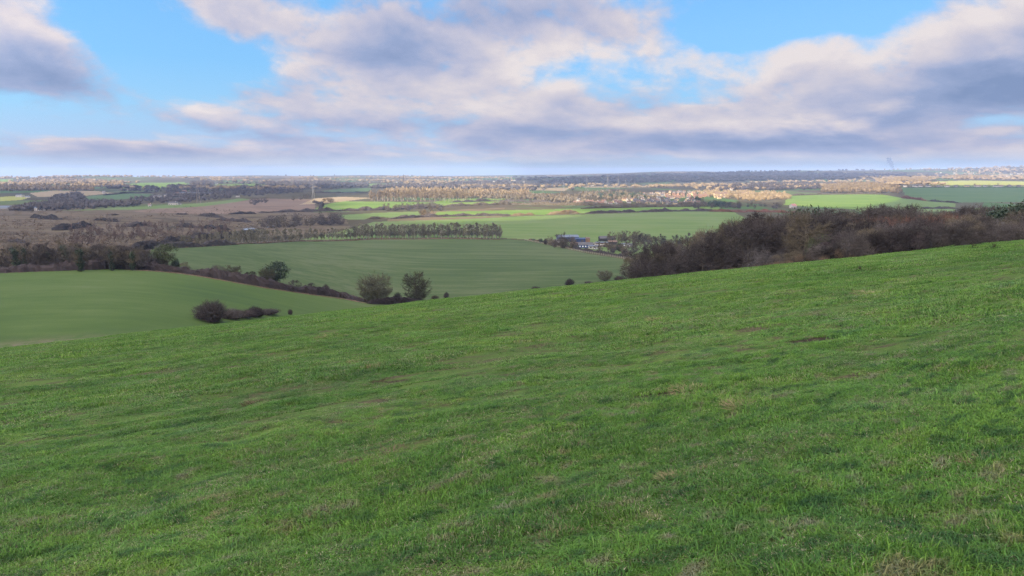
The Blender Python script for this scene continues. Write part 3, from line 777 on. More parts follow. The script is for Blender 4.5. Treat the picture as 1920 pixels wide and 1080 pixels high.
M_BRACK = var_mat("dead_bracken", [(.095,.066,.042),(.155,.110,.075)], .6, 3, tint=.4)
M_STRAW = var_mat("dead_grass", [(.26,.20,.115),(.36,.29,.17)], .8, 3, tint=.3)

def tree_thing(name, TC, mats, label, cat, group=None, H=None):
    T, C = TC
    o = link(name, None); o["proto_h"] = H or 1.0
    T.build("trunk", mats[0], o); C.build("crown", mats[1], o)
    return tag(o, label, cat, group)
class Kind:
    """a few source trees of one kind; the first placements use the sources, later ones copy them"""
    def __init__(s, name, makers, cat): s.name, s.cat, s.mk = name, cat, makers; s.src = [None] * len(makers); s.r = random.Random(name)
    def place(s, x, y, H, label, group=None, W=None, rz=None, which=None, sink=0.0):
        k = s.r.randrange(len(s.mk)) if which is None else which
        if s.src[k] is None:
            o = s.mk[k](); s.src[k] = o
        else: o = copy_thing(s.src[k])
        for q in ("label", "category", "group"):
            if q in o: del o[q]
        h0, w0 = o["proto_h"], o["proto_w"]
        sz = H / h0; sw = sz if W is None else W / w0
        o.scale = (sw, sw * s.r.uniform(.9, 1.1), sz)
        o.location = (x, y, gz(x, y) - sink); o.rotation_euler = (0, 0, s.r.uniform(0, 6.28) if rz is None else rz)
        return tag(o, label, s.cat, group)
def mk_tree(name, fn, mats, H, W):
    def f():
        T, C = fn()
        o = link(name, None); o["proto_h"] = H; o["proto_w"] = W
        T.build("trunk", mats[0], o); C.build("crown", mats[1], o); return o
    return f
def mk_bush(name, fn, mat, H, W):
    def f():
        o = fn().build(name, mat); o["proto_h"] = H; o["proto_w"] = W; return o
    return f
# ------------------------------------------------------------------ source plants
NRM = random.Random(5)
ORD = "first second third fourth fifth sixth seventh eighth ninth tenth eleventh twelfth".split()
def top_h(px, Y, toprow, lo=1.0, hi=25.0):
    x, y = at(px, Y, toprow)
    return min(hi, max(lo, Y * float(g_of(toprow)) - gz(x, y)))
K_DOME = Kind("bare_tree", [mk_tree("bare_tree", lambda s=s: bare_tree(s, 12, 14, .08, 44, 13, 16, .036, .075, .38, trunk_r=.024), (M_BARK, M_TWIGG), 12, 14) for s in (1, 2)], "tree")
K_OPEN = Kind("bare_tree", [mk_tree("bare_tree", lambda s=s: bare_tree(s, 12, 12, .08, 42, 12, 12, .034, .070, .38, trunk_r=.026), (M_BARK, M_TWIGG), 12, 12) for s in (5, 6)], "tree")
K_WOODT = Kind("bare_tree", [mk_tree("bare_tree", lambda s=s, m=m: bare_tree(s, 12, 8, .06, 16, 9, 11, .036, .10, .6, stems=st, trunk_r=.02), (M_BARK, m), 12, 8)
    for s, m, st in ((11, M_TWIG, 1), (12, M_TWIG2, 3), (13, M_TWIG2, 2), (14, M_TWIGD, 3), (15, M_TWIG2, 1))], "tree")
K_SCRUB = Kind("scrub_tree", [mk_tree("scrub_tree", lambda s=s, m=m: bare_tree(s, 8, 8, .02, 20, 10, 12, .028, .11, .35, stems=4, trunk_r=.016), (M_BARK, m), 8, 8)
    for s, m in ((21, M_TWIGD), (22, M_TWIG2), (23, M_TWIG), (24, M_TWIGD))], "tree")
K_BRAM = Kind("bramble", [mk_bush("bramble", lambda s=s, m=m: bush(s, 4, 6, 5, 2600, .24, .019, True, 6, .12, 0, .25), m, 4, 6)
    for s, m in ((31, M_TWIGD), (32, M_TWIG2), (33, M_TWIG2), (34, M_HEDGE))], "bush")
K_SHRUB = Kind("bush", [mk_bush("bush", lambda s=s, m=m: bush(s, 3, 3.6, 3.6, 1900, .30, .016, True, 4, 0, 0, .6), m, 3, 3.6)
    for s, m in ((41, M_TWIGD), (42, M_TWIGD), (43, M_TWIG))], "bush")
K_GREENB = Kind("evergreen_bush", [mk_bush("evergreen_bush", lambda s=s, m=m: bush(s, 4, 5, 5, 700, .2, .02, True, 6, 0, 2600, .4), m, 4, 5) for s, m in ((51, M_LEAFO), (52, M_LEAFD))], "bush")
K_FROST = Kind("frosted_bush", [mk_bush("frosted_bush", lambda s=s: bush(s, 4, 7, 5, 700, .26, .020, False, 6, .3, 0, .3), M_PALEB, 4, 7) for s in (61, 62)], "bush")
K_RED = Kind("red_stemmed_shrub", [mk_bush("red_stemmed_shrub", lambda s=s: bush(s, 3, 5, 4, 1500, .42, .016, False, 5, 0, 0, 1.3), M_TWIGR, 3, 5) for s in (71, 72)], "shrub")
K_EVER = Kind("evergreen_tree", [mk_tree("evergreen_tree", lambda s=s, l=l, nc=nc: leafy_tree(s, 10, 11, .12, nc, 75, .26, .15, l), (M_BARK, M_LEAFD), 10, 11) for s, l, nc in ((81, .35, 62), (82, .2, 80))], "tree")
K_OAK = Kind("ivy_clad_tree", [mk_tree("ivy_clad_tree", lambda: leafy_tree(95, 12, 13, .30, 44, 60, .26, .13, .55, .035), (M_BARK, M_LEAFO), 12, 13)], "tree")
K_IVY = Kind("ivy_clad_tree", [mk_tree("ivy_clad_tree", lambda s=s: ivy_tree(s, 12, 7), (M_BARK, (M_LEAFD, M_TWIG)), 12, 7) for s in (91, 92, 93)], "tree")
def ivy_tree(seed, H, W):
    T, C0 = bare_tree(seed, H, W, .3, 9, 8, 9, .03, .10, .5)
    r = rs_(seed + 500); C = MB(); n = 1500
    z = r.uniform(.02, .74, n); w = W * (.15 * (1 - .35 * z) + .06 * np.sin(z * 17 + seed))
    a = r.uniform(0, 6.28, n); P = np.stack([np.cos(a) * w * r.uniform(.5, 1, n), np.sin(a) * w * r.uniform(.5, 1, n), z * H], 1)
    br = r.random(n) < .22; P[br] += np.stack([np.where(np.cos(seed) > 0, 1, -1) * .22 * W * (z[br] - .2), 0 * z[br], .1 * H * z[br]], 1)
    leaf_cards(C, P, .24, r, .35, .3)
    C.mi = 1; C.n = C.n
    for v, f, mi in ((np.concatenate(C0.v), C0, 1),):
        off = C.n; C.v.append(v); C.n += len(v); C.t += C0.t
        if C0.f3: C.f3 += [k + off for k in C0.f3]; C.m3 += [1] * len(C0.m3)
        if C0.f4: C.f4 += [k + off for k in C0.f4]; C.m4 += [1] * len(C0.m4)
    return T, C
K_POP = Kind("poplar_tree", [mk_tree("poplar_tree", lambda s=s: bare_tree(s, 18, 6.0, .05, 26, 7, 8, .058, .085, 1.5, trunk_r=.013, side=1), (M_BARKP, M_POP), 18, 5.5) for s in (101, 102, 103, 104)], "tree")
K_PLANT = Kind("plantation_tree", [mk_tree("plantation_tree", lambda s=s: bare_tree(s, 30, 10, .22, 14, 7, 7, .17, .10, .8, trunk_r=.012, side=1), (M_BARKP, M_TWIGT), 30, 10) for s in (111, 112, 113)], "tree")
K_VAL = Kind("valley_tree", [mk_tree("valley_tree", lambda s=s, m=m: bare_tree(s, 14, 14, .06, 14, 8, 8, .13, .11, .4, side=1), (M_BARK, m), 14, 14) for s, m in ((121, M_TWIG), (122, M_TWIG2), (123, M_TWIGT), (124, M_TWIGT))], "tree")
K_BIRCH = Kind("birch_sapling", [mk_tree("birch_sapling", lambda s=s: bare_tree(s, 8, 4.5, .1, 9, 6, 7, .06, .13, .9, stems=2, side=1), (M_BARK, M_RUSS), 8, 4.5) for s in (131, 132)], "tree")

# ------------------------------------------------------------------ hedge between the pasture and the wheat field
def hpix(pts, ymin=118): return [pix(p[0], p[1], ymin) + tuple(p[2:]) for p in pts]
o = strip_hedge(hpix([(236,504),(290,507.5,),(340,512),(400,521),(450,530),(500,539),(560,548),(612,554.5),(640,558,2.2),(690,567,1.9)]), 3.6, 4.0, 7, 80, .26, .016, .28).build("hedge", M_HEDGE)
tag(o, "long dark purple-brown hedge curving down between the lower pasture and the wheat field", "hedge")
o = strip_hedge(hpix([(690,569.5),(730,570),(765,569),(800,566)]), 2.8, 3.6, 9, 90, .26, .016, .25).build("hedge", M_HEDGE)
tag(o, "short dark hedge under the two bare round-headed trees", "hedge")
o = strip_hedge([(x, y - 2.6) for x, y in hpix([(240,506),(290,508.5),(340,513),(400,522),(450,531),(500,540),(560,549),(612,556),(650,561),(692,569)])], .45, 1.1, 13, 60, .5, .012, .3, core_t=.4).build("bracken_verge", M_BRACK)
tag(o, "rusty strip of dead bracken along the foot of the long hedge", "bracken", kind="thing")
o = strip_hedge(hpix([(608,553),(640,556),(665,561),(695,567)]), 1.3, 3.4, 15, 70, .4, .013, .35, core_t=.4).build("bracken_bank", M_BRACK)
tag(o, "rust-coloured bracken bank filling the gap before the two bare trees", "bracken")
def P_(k, px, py, H, label, W=None, which=None, group=None, ymin=118, dy=0.0, rz=None, sink=.1):
    x, y = pix(px, py, ymin); return k.place(x, y + dy, H, label, group, W, rz, which, sink)
P_(K_DOME, 703, 567, 14.6, "round-headed bare tree with a dense dome of twigs above the short hedge", 17.0, 0)
P_(K_OPEN, 782, 566, 14.8, "gnarled open bare tree at the downhill end of the short hedge", 15.0, 1)
P_(K_EVER, 516, 537, 11.5, "dark evergreen tree with lumpy crown rising from the long hedge", 12.5, 0)
P_(K_OPEN, 500, 536, 9.0, "brownish bare tree leaning against the dark evergreen in the hedge", 9, 0)
P_(K_OAK, 309, 507, 12.5, "ivy-covered forked tree at the upper end of the long hedge", 13.0, 0)
P_(K_SCRUB, 285, 505, 5.5, "grey shrubby tree just uphill of the ivy-covered forked tree", 6)
P_(K_GREENB, 331, 508, 6.0, "dark rounded bush tucked against the ivy-covered forked tree", 5, 1)
P_(K_SCRUB, 347, 511, 5.0, "small dark thorn standing downhill of the ivy-covered forked tree", 4.5)
P_(K_SCRUB, 408, 521, 6.0, "low dark thorn in the hedge beside the small arched tree", 6.5)
P_(K_OPEN, 436, 526, 7.8, "small arched bare tree standing above the middle of the long hedge", 8, 0)
P_(K_SCRUB, 470, 531, 5.2, "thin brown shrub between the small arched tree and the dark evergreen", 6)
P_(K_SCRUB, 553, 545, 5.2, "grey twiggy shrub just downhill of the dark evergreen", 6)
P_(K_SCRUB, 586, 549, 4.6, "pale twiggy shrub in the lower half of the long hedge", 5)
P_(K_SHRUB, 611, 553, 4.4, "compact dark bush ending the long hedge", 4.2)
P_(K_SHRUB, 745, 568, 4.5, "thin upright shrub between the two bare round-headed trees", 4)
for px, py, H, W, lb in ((837, 559.5, 2.6, 3.2, "rounded dark bush at the tip of the pasture beyond the two bare trees"), (816, 561, 1.6, 4.0, "low dark bramble beside the rounded bush at the pasture tip")):
    P_(K_SHRUB, px, py - 1, H, lb, W)
x, y = pix(398, 603, 122)
K_SHRUB.place(x, y, 5.0, "big round bare bush standing alone over the pasture crest", None, 10.2, which=0)
for px, py, H, W, lb in ((436, 600, 3.0, 7.0, "dark bramble next to the big round bare bush"), (456, 598, 2.4, 6.5, "low dark bramble in the middle of the clump at the pasture crest"), (478, 595, 2.9, 6.5, "peaked dark bramble near the end of the clump at the pasture crest"), (505, 592, 1.9, 7.5, "low straggling bramble at the far end of the clump at the pasture crest")):
    x, y = pix(px, py - 2, 122); K_BRAM.place(x, y, H, lb, None, W)
x, y = pix(545, 590, 122); K_SHRUB.place(x, y, 1.6, "wispy single sapling beyond the bramble clump on the pasture crest", None, 1.4)
for px, row, H, W, k, lb in ((1005, 544.5, 2.2, 4.5, K_BRAM, "tiny brown bramble at the edge of the wheat field, lowest on the crest line"), (1068, 536.5, 3.6, 6.5, K_SHRUB, "rounded rusty-brown bush on the crest line below the wheat field")):
    x, y = pix(px, row, 118); k.place(x, y, H, lb, None, W)
x, y = pix(1134, 527, 118); K_OPEN.place(x, y, 7.5, "pale spreading bare tree alone before the hillside scrub", None, 10)
for px, row, H, W in ((1105, 532, 1.6, 5), (1160, 525.5, 2.5, 6)):
    x, y = pix(px, row, 118); K_BRAM.place(x, y, H, "low mauve bramble beside the pale spreading bare tree", "brambles by the pale spreading tree", W)

# ------------------------------------------------------------------ belt of ivy-clad trees beyond the lower pasture
o = strip_hedge(hpix([(-120,514,2.5),(0,511,2.6),(60,509,3.2),(120,507,3.4),(180,505.5,3.6),(215,504,4.6),(248,503,3.6)]), 3.0, 4.5, 23, 55, .3, .018, .3).build("hedge", M_HEDGE)
tag(o, "dark thorn hedge under the ivy-clad tree belt beyond the lower pasture", "hedge")
for k, (px, H, W, wh, lb) in enumerate([(4, 12.5, 9, 0, "broad dark ivy-clad tree at the outermost end of the tree belt"), (17, 12.5, 6, 1, "tall ivy column beside the broad ivy-clad tree in the belt"), (62, 9.5, 6, 2, "shorter ivy-clad tree standing alone in the tree belt"),
     (86, 13.0, 7, 0, "tallest ivy column in the middle of the tree belt"), (99, 12, 4.5, 1, "narrow ivy column close beside the tallest one"), (121, 9.5, 5, 2, "thin ivy-clad tree with a pale fork in the belt"), (143, 11.5, 9, 0, "wide green ivy-clad tree near the middle of the belt"), (191, 10.5, 6, 2, "ivy-clad tree in the thinner end of the belt"), (219, 10, 7, 1, "dark ivy-clad tree where the belt meets the long hedge")]):
    x, y = pix(px, 510.5); K_IVY.place(x, y + 3 + NRM.uniform(0, 10), H, lb, None, W, which=wh)
for k in range(48):
    px = -40 + 285 * (k + NRM.uniform(.1, .9)) / 48
    x, y = pix(px, 508); row = k % 3
    K_WOODT.place(x, y + 5 + 11 * row + NRM.uniform(0, 9), NRM.uniform(9.0, 12) * (1 if px < 190 else .85), "tall grey bare tree among the ivy columns of the belt" if row == 0 else "bare tree in the shaded back rows of the ivy-clad belt", "bare trees of the ivy-clad belt", NRM.uniform(8, 11))
for px, H, W in ((205, 7.5, 8), (228, 7, 8), (245, 5, 7), (165, 6, 6)):
    x, y = pix(px, 505.5); K_SCRUB.place(x, y + 2, H, "grey shrubby tree where the ivy-clad belt thins towards the long hedge", "shrubby trees at the thin end of the belt", W)

# ------------------------------------------------------------------ hillside scrub beyond the crest
def prof(t, px): return float(np.interp(px, [a for a, b in t], [b for a, b in t]))
PF = [(1180,523),(1260,519),(1330,511),(1400,500),(1440,478),(1480,474),(1520,462),(1560,446),(1600,428),(1650,424),(1700,423),(1760,414),(1830,413),(1920,411),(2050,404)]
PM = [(1180,492),(1200,466),(1240,461),(1290,452),(1325,440),(1360,424),(1400,411),(1440,403),(1490,394),(1540,396),(1570,404),(1600,412),(1700,408),(1800,404),(1920,401),(2050,396)]
PB = [(1325,434),(1360,416),(1400,402),(1440,388),(1480,388),(1540,388),(1580,381),(1640,377),(1700,374),(1740,383),(1765,394),(1790,386),(1820,378),(1860,376),(1920,377),(2050,374)]
def crestY(px): return float(np.interp(px, [1180, 1330, 1500, 1700, 1920, 2100], [186, 150, 124, 115, 111, 108]))
SEC = [(1290, "its low end near the wheat field"), (1440, "the steep dark rise"), (1560, "the pale old-man's-beard bush"), (1720, "its middle below the red stems"), (2100, "its high end at the crest")]
def sec(px):
    for a, b in SEC:
        if px < a: return b
# front brambles
n = 0
for k in range(58):
    px = 1182 + 760 * (k + NRM.uniform(.15, .85)) / 58
    Y = crestY(px) + NRM.uniform(0, 14); x, y = at(px, Y, prof(PF, px))
    H = top_h(px, Y, prof(PF, px) + NRM.uniform(-4, 12), 1.2, 8)
    kk = K_BRAM if NRM.random() < .62 else K_SCRUB
    lb = ("dark tangled bramble" if kk is K_BRAM else "dark shrubby thorn") + " in the scrub front row, by " + sec(px)
    kk.place(x, y, H, lb, "front row of the hillside scrub", H * NRM.uniform(1.15, 1.7), sink=.3)
for k in range(34):
    px = 1200 + 760 * (k + NRM.uniform(.1, .9)) / 34
    Y = crestY(px) + NRM.uniform(14, 32); x, y = at(px, Y, 450)
    H = top_h(px, Y, prof(PF, px) - 3 + NRM.uniform(-5, 8), 2, 9)
    K_SCRUB.place(x, y, H, "dense thorn in the scrub second row, by " + sec(px), "second row of the hillside scrub", H * NRM.uniform(1.0, 1.4), sink=.3)
for k in range(64):
    px = 1186 + 760 * (k + NRM.uniform(.1, .9)) / 64
    Y = crestY(px) + NRM.uniform(28, 62); x, y = at(px, Y, 450)
    H = 1.08 * top_h(px, Y, prof(PM, px) + NRM.uniform(-7, 12), 3, 16)
    kk = K_WOODT if NRM.random() < .6 and px < 1560 else K_SCRUB
    kk.place(x, y, H, ("slender bare tree" if kk is K_WOODT else "bushy bare tree") + " in the scrub middle rows, by " + sec(px), "middle rows of the hillside scrub", H * NRM.uniform(.7, 1.15), which=NRM.choice([2, 3, 3]) if px < 1440 and kk is K_WOODT else None, sink=.3)
for k in range(110):
    px = 1335 + 640 * (k + NRM.uniform(.1, .9)) / 110
    Y = crestY(px) + NRM.uniform(72, 140); x, y = at(px, Y, 420)
    H = 1.04 * top_h(px, Y, prof(PB, px) + NRM.uniform(-2, 9), 4, 20)
    K_WOODT.place(x, y, H, "bare tree on the scrub skyline, by " + sec(px), "skyline trees of the hillside scrub", H * NRM.uniform(.7, 1.0), sink=.3)
# the slope running down beside the wheat field
for k in range(60):
    px = 1190 + 210 * NRM.random(); f = NRM.random(); Y = 260 + 380 * f
    px = max(px, 1188 + 12 * (1 - f)); x, y = at(px, Y, 470)
    H = min(13, top_h(px, Y, 452 + NRM.uniform(0, 14) - (px - 1190) * .10, 7, 14))
    K_WOODT.place(x, y, H, "grey bare tree on the wooded slope beside the wheat field", "trees on the slope beside the wheat field", H * NRM.uniform(.6, .9), sink=.3)
for k in range(30):
    px = 1192 + 150 * (k + NRM.random()) / 30; Y = 690 + NRM.uniform(0, 110); x, y = at(px, Y, 455)
    K_WOODT.place(x, y, NRM.uniform(10, 14), "hazy bare tree in the row between the farm and the hillside scrub", "row between farm and hillside scrub", NRM.uniform(7, 9))
# standouts
for px, Yo, top, W, k, wh, lb in ((1425, 10, 462, 6, K_FROST, 0, "pale bush of frosted old-man's-beard at the foot of the dark rise"), (1462, 9, 468, 4.5, K_FROST, 1, "smaller pale bush of old-man's-beard spilling downhill of the first"),
     (1590, 22, 428, 6, K_FROST, 0, "thin grey veil of old-man's-beard over the scrub below the red stems"), (1700, 18, 419, 7, K_FROST, 1, "grey veil of old-man's-beard along the scrub top under the red stems"), (1800, 16, 410, 8, K_FROST, 0, "silvery lump of old-man's-beard high in the scrub"), (1880, 14, 409, 7, K_FROST, 1, "silvery tangle of old-man's-beard nearest the high end of the scrub"), (1440, 4, 486, 5, K_FROST, 1, "low pale tangle at the very foot of the frosted bush")):
    Y = crestY(px) + Yo; x, y = at(px, Y, top); H = top_h(px, Y, top, 1.5, 10); k.place(x, y, H, lb, None, W, which=wh)
for px, Yo, top, W, wh, lb in ((1510, 70, 385, 11, 0, "dark evergreen tree on the skyline beside the pink-roofed house"), (1537, 66, 389, 9, 1, "second dark evergreen, joined to the one by the pink-roofed house"), (1905, 60, 374, 13, 0, "dark ivy-thick evergreen at the top edge of the scrub"), (1880, 66, 386, 8, 1, "smaller dark evergreen leaning on the ivy-thick one"), (1483, 75, 392, 7, 1, "low dark evergreen just below the pink-roofed house")):
    Y = crestY(px) + Yo; x, y = at(px, Y, top); H = top_h(px, Y, top, 3, 18); K_EVER.place(x, y, H, lb, None, W, which=wh)
for px, Yo, top, W, wh, lb in ((1540, 14, 436, 5, 0, "olive green bush in the scrub above the dead grass bank"), (1660, 12, 430, 6, 0, "olive evergreen bush in the front of the scrub"), (1600, 14, 440, 5, 1, "dark holly-like bush in the front of the scrub"), (1740, 12, 424, 6, 1, "dark evergreen bush low in the scrub's high half")):
    Y = crestY(px) + Yo; x, y = at(px, Y, top); H = top_h(px, Y, top, 1.5, 8); K_GREENB.place(x, y, H, lb, None, W, which=wh)
for k in range(34):
    px = 1555 + 330 * (k + NRM.random()) / 44; Y = crestY(px) + NRM.uniform(44, 62); x, y = at(px, Y, 408)
    top = np.interp(px, [1555, 1620, 1700, 1780, 1885], [409, 409, 408, 402, 399]) + NRM.uniform(-3, 5)
    H = .80 * top_h(px, Y, top - 1, 2, 11); K_RED.place(x, y, H, "rusty red-stemmed shrub in the red band behind the scrub", "red-stemmed shrubs behind the scrub", H * NRM.uniform(1.0, 1.3))
for px, Y, H, L, lb in ((1500, 124, 1.6, 7, "bank of dead pinkish grass breaking the foot of the scrub"), (1570, 119, 2.0, 4, "tuft of tall dead grass at the foot of the scrub"), (1462, 126, 1.0, 7, "low strip of dead bracken at the field edge below the frosted bush"), (1395, 137, .8, 10, "thin strip of dead grass at the field edge under the dark rise")):
    x, y = at(px, Y, 480)
    o = strip_hedge([(x - L / 2, y + .2), (x, y), (x + L / 2, y - .2)], H, 2.2, int(px), 120, .6, .012, .3, core_t=.5, up=1.0, core=False).build("dead_grass_bank", M_BRACK); tag(o, lb, "dead grass")

# ------------------------------------------------------------------ the poplar row and its neighbours
def row_names(n, a, b, mid):
    out = []
    for k in range(n):
        if k < 8: out.append(f"bare poplar, {ORD[k]} in the row counting from {a}")
        elif k >= n - 10: out.append(f"bare poplar, {ORD[n - 1 - k]} in the row counting from {b}")
        else: out.append(mid)
    return out
n = 100
nm = row_names(n, "the hedge end by the heath", "the farm end", "slender bare poplar in the long middle of the poplar row")
for k in range(n):
    f = (k + NRM.uniform(-.25, .25)) / (n - 1); px = 332 + (936 - 332) * f
    py = np.interp(px, [330, 420, 500, 560, 700, 850, 940], [464.3, 458.8, 455, 452, 448.3, 447.2, 449])
    x, y = pix(px, py)
    big = sstep(640, 680, px)
    H = (9.5 + 4.0 * float(sstep(350, 480, px)) + 4.5 * float(big)) * NRM.uniform(.90, 1.06)
    K_POP.place(x, y + NRM.uniform(0, 9), H, nm[k], "bare poplars in the row across the valley", H * NRM.uniform(.34, .44))
for k in range(36):
    px = 660 + 280 * (k + NRM.random()) / 36; py = np.interp(px, [560, 700, 850, 940], [452, 448.3, 447.2, 449]); x, y = pix(px, py)
    K_POP.place(x, y + 12 + NRM.uniform(0, 8), NRM.uniform(13, 17), "dark bare poplar in the back row of the taller half", "bare poplars in the back row", NRM.uniform(5, 7))
o = strip_hedge(hpix([(300,466),(360,463.5),(430,459.5),(500,455.5),(560,452.5),(700,448.8),(850,447.5),(940,449.5)]), 1.2, 2.5, 33, 9, .6, .05, .4, 3).build("hedge", M_BRACK); tag(o, "thin rusty hedge bottom under the poplar row", "hedge")
o = strip_hedge(hpix([(286,467),(330,464.5),(400,461),(440,458.5)]), 4.5, 6, 35, 16, .4, .05, .35, 2.5).build("hedge", M_TWIG2); tag(o, "bushy hedge between the heath and the wheat field, before the poplars begin", "hedge")
o = strip_hedge(hpix([(248,470),(280,466.5),(310,459),(330,455)]), 6, 9, 36, 14, .35, .05, .35, 2.5).build("hedge", M_TWIGD); tag(o, "dark blue-black thorn hedge at the corner of the wheat field", "hedge")
o = strip_hedge(hpix([(325,455),(380,449),(440,444),(500,437)]), 6, 10, 37, 12, .4, .06, .4, 3).build("hedge", M_TWIG2); tag(o, "broad brown scrub strip behind the start of the poplar row", "hedge")
# ------------------------------------------------------------------ the heath
for k in range(200):
    px = NRM.uniform(130, 430); py = NRM.uniform(424, 460) - (px - 240) * .05
    x, y = pix(px, py); K_BIRCH.place(x, y, NRM.uniform(5, 9), "pinkish birch sapling in the thicket on the heath", "birch saplings on the heath", NRM.uniform(4, 6))
STREAK = [((62,408),(110,412),5,"dark gorse streak near the outer end of the heath"),((108,432),(140,428),6,"long dark thicket across the middle of the heath, lower half"),((138,428),(172,424),6,"long dark thicket across the middle of the heath, upper half"),((178,413),(220,416),3.5,"thin dark gorse streak above the birch thicket"),
 ((238,425),(266,423),7,"dark thorn clump beside the birch thicket"),((335,424),(380,428),5,"dark scrub line in front of the pond"),((385,428),(428,431),5,"dark scrub line reaching the pond"),((378,404),(412,408),6,"black thicket at the top of the heath"),((410,412),(470,417),5,"broken dark scrub at the end of the heath by the pond"),((330,402),(352,402),2.5,"small dark gorse patch at the top of the heath"),((200,403),(222,403),2,"tiny dark gorse patch on the far edge of the heath"),((430,402),(480,401),5,"dark scrub above the pond"),((20,452),(45,456),3,"thorn streak just above the tree belt")]
for i, (a, b, h, lb) in enumerate(STREAK):
    o = strip_hedge([pix(*a), pix((a[0] + b[0]) / 2, (a[1] + b[1]) / 2 + NRM.uniform(-1, 1)), pix(*b)], h * .85, h * 2.4, 400 + i, 9, .5, .09, .6, 3).build("gorse_thicket", M_TWIGD); tag(o, lb, "thicket")
# rough tussocks of the heath, nobody could count them
r = rs_(77); mb = MB()
hp = np.array(ppoly([(-120,470),(-120,396),(250,392),(420,383),(560,384),(600,400),(560,425),(430,445),(350,459),(270,466),(240,480)]))
pts = []
while len(pts) < 1700:
    px = r.uniform(-60, 620); py = r.uniform(388, 470)
    q = pix(px, py)
    if inpoly(hp, np.array([q[0]]), np.array([q[1]]))[0] and fbm(q[0] / 90, q[1] / 160, 66, 3) > -.25 + .5 * r.random() - .3: pts.append(q)
Hs = r.uniform(.8, 2.6, len(pts)) * (1 + 1.2 * (r.random(len(pts)) < .12))
spray_trees(mb, pts, Hs, Hs * r.uniform(1.6, 3.2, len(pts)), r, 22, .35, 0, core=False)
M_TUSS = var_mat("heath_tussock", [(.042,.037,.024),(.084,.062,.042),(.078,.062,.044),(.104,.076,.056)], .02, 4, tint=.22)
tag(mb.build("heath_undergrowth", M_TUSS), kind="stuff")
# copse by the pond
for k in range(46):
    px = NRM.uniform(488, 642); py = np.interp(px, [488, 560, 642], [431, 427, 421]) - NRM.uniform(0, 14)
    x, y = pix(px, py); K_VAL.place(x, y, NRM.uniform(9, 14), "brown bare tree in the copse behind the pond", "trees of the copse behind the pond", NRM.uniform(10, 15), which=NRM.choice([0, 1]))
for k in range(10):
    px = 600 + 44 * (k + NRM.random()) / 10; x, y = pix(px, 421 + NRM.uniform(-2, 1)); K_VAL.place(x, y, NRM.uniform(11, 15), "dark tree at the rounded tip of the copse nearest the poplar row", "dark trees at the tip of the copse", NRM.uniform(11, 14), which=1)
def patch(name, pts, mat, lift=.25, kind="structure"):
    P3 = [(x, y, gz(x, y) + lift) for x, y in ppoly(pts)]
    me = bpy.data.meshes.new(name); me.from_pydata(P3, [], [list(range(len(P3)))[::-1]]); me.materials.append(mat); me.update()
    o = link(name, me)
    if me.polygons[0].normal.z < 0: me.flip_normals()
    return tag(o, kind=kind)
m_wat, nt, b = new_mat("pond_water"); b.inputs["Base Color"].default_value = (.03, .045, .05, 1); b.inputs["Roughness"].default_value = .08; b.inputs["Specular IOR Level"].default_value = .5
bp = nt.node("ShaderNodeBump", {"Height": nt.noise(nt.pos(), .8, 3), "Distance": .03, "Strength": .3}); nt.put(b.inputs["Normal"], bp.outputs[0])
patch("pond", [(452,430.5),(462,427.5),(474,427.5),(482,430),(470,432),(458,432.2)], m_wat, .5)
patch("pond", [(492,426.5),(500,424),(514,424),(518,426),(505,427.3)], m_wat, .5)

# ------------------------------------------------------------------ hedges and copses across the valley floor
HED = [
 ([(686,411.5),(705,410.5),(727,409.5)], 4.5, M_TWIG, "short round hedge piece above the poplar row, nearest the copse"),
 ([(733,410.5),(790,407.5),(850,406),(905,405),(960,404.2)], 4.5, M_TWIG2, "long tawny hedge along the far edge of the pale crop"),
 ([(958,404.5),(1002,403.4)], 4, M_TWIGT, "short yellowish hedge piece before the gap in the sunlit strip"),
 ([(1028,402.2),(1083,399.8)], 6, M_TWIGT, "thick tan hedge block in the sunlit strip"),
 ([(1100,399.6),(1180,397.8),(1260,396.2),(1350,394.8)], 4.5, M_TWIG2, "grey-brown hedge along the top of the pale crop below the village"),
 ([(486,399),(560,397.5),(640,396),(700,394.5),(745,393)], 5.5, M_TWIG2, "brown hedge under the long green field by the pylon"),
 ([(745,393),(800,391),(830,388)], 7, M_TWIG2, "bushy dark hedge below the brown copse"),
 ([(830,387.5),(900,385),(960,383.5),(1060,385),(1160,386.5),(1260,386),(1345,384)], 6, M_TWIG, "very long brown hedge running below the village"),
 ([(845,379.5),(920,377.5),(975,378.5),(1050,380.5)], 5, M_TWIG2, "dark hedge belt behind the narrow green field"),
 ([(1090,391.5),(1180,389.5),(1260,388),(1350,387)], 4, M_TWIG, "low hedge between the two strips under the village"),
 ([(1395,397),(1440,398),(1500,400)], 4, M_TWIGR, "reddish hedge at the corner of the pale crop"),
 ([(1330,396.5),(1370,397.5),(1400,398.5)], 4, M_TWIGR, "red-brown hedge ending at the corner tree"),
 ([(1690,371),(1715,373.5),(1735,376.5)], 5, M_TWIGR, "rusty hedge stepping down between the bright field and the dark green field"),
 ([(1742,377.5),(1775,379.5),(1800,381)], 4, M_TWIG2, "thin hedge under the dark green field"),
 ([(1722,391),(1760,391.5),(1800,391.5)], 4, M_TWIGD, "dark level hedge below the dark green field"),
 ([(1480,367),(1540,365),(1620,364.2),(1660,365)], 5, M_TWIG, "hedge along the far side of the bright sunlit field"),
 ([(588,379.5),(605,384),(600,392)], 5, M_TWIGD, "dark hedge stub at the foot of the tall pylon"),
 ([(590,361.5),(640,362),(690,361)], 4, M_TWIGD, "dark line of hedge below the teal field"),
 ([(195,366.5),(230,363),(290,361)], 4, M_TWIGD, "thin dark hedge over the teal field in the far valley"),
]
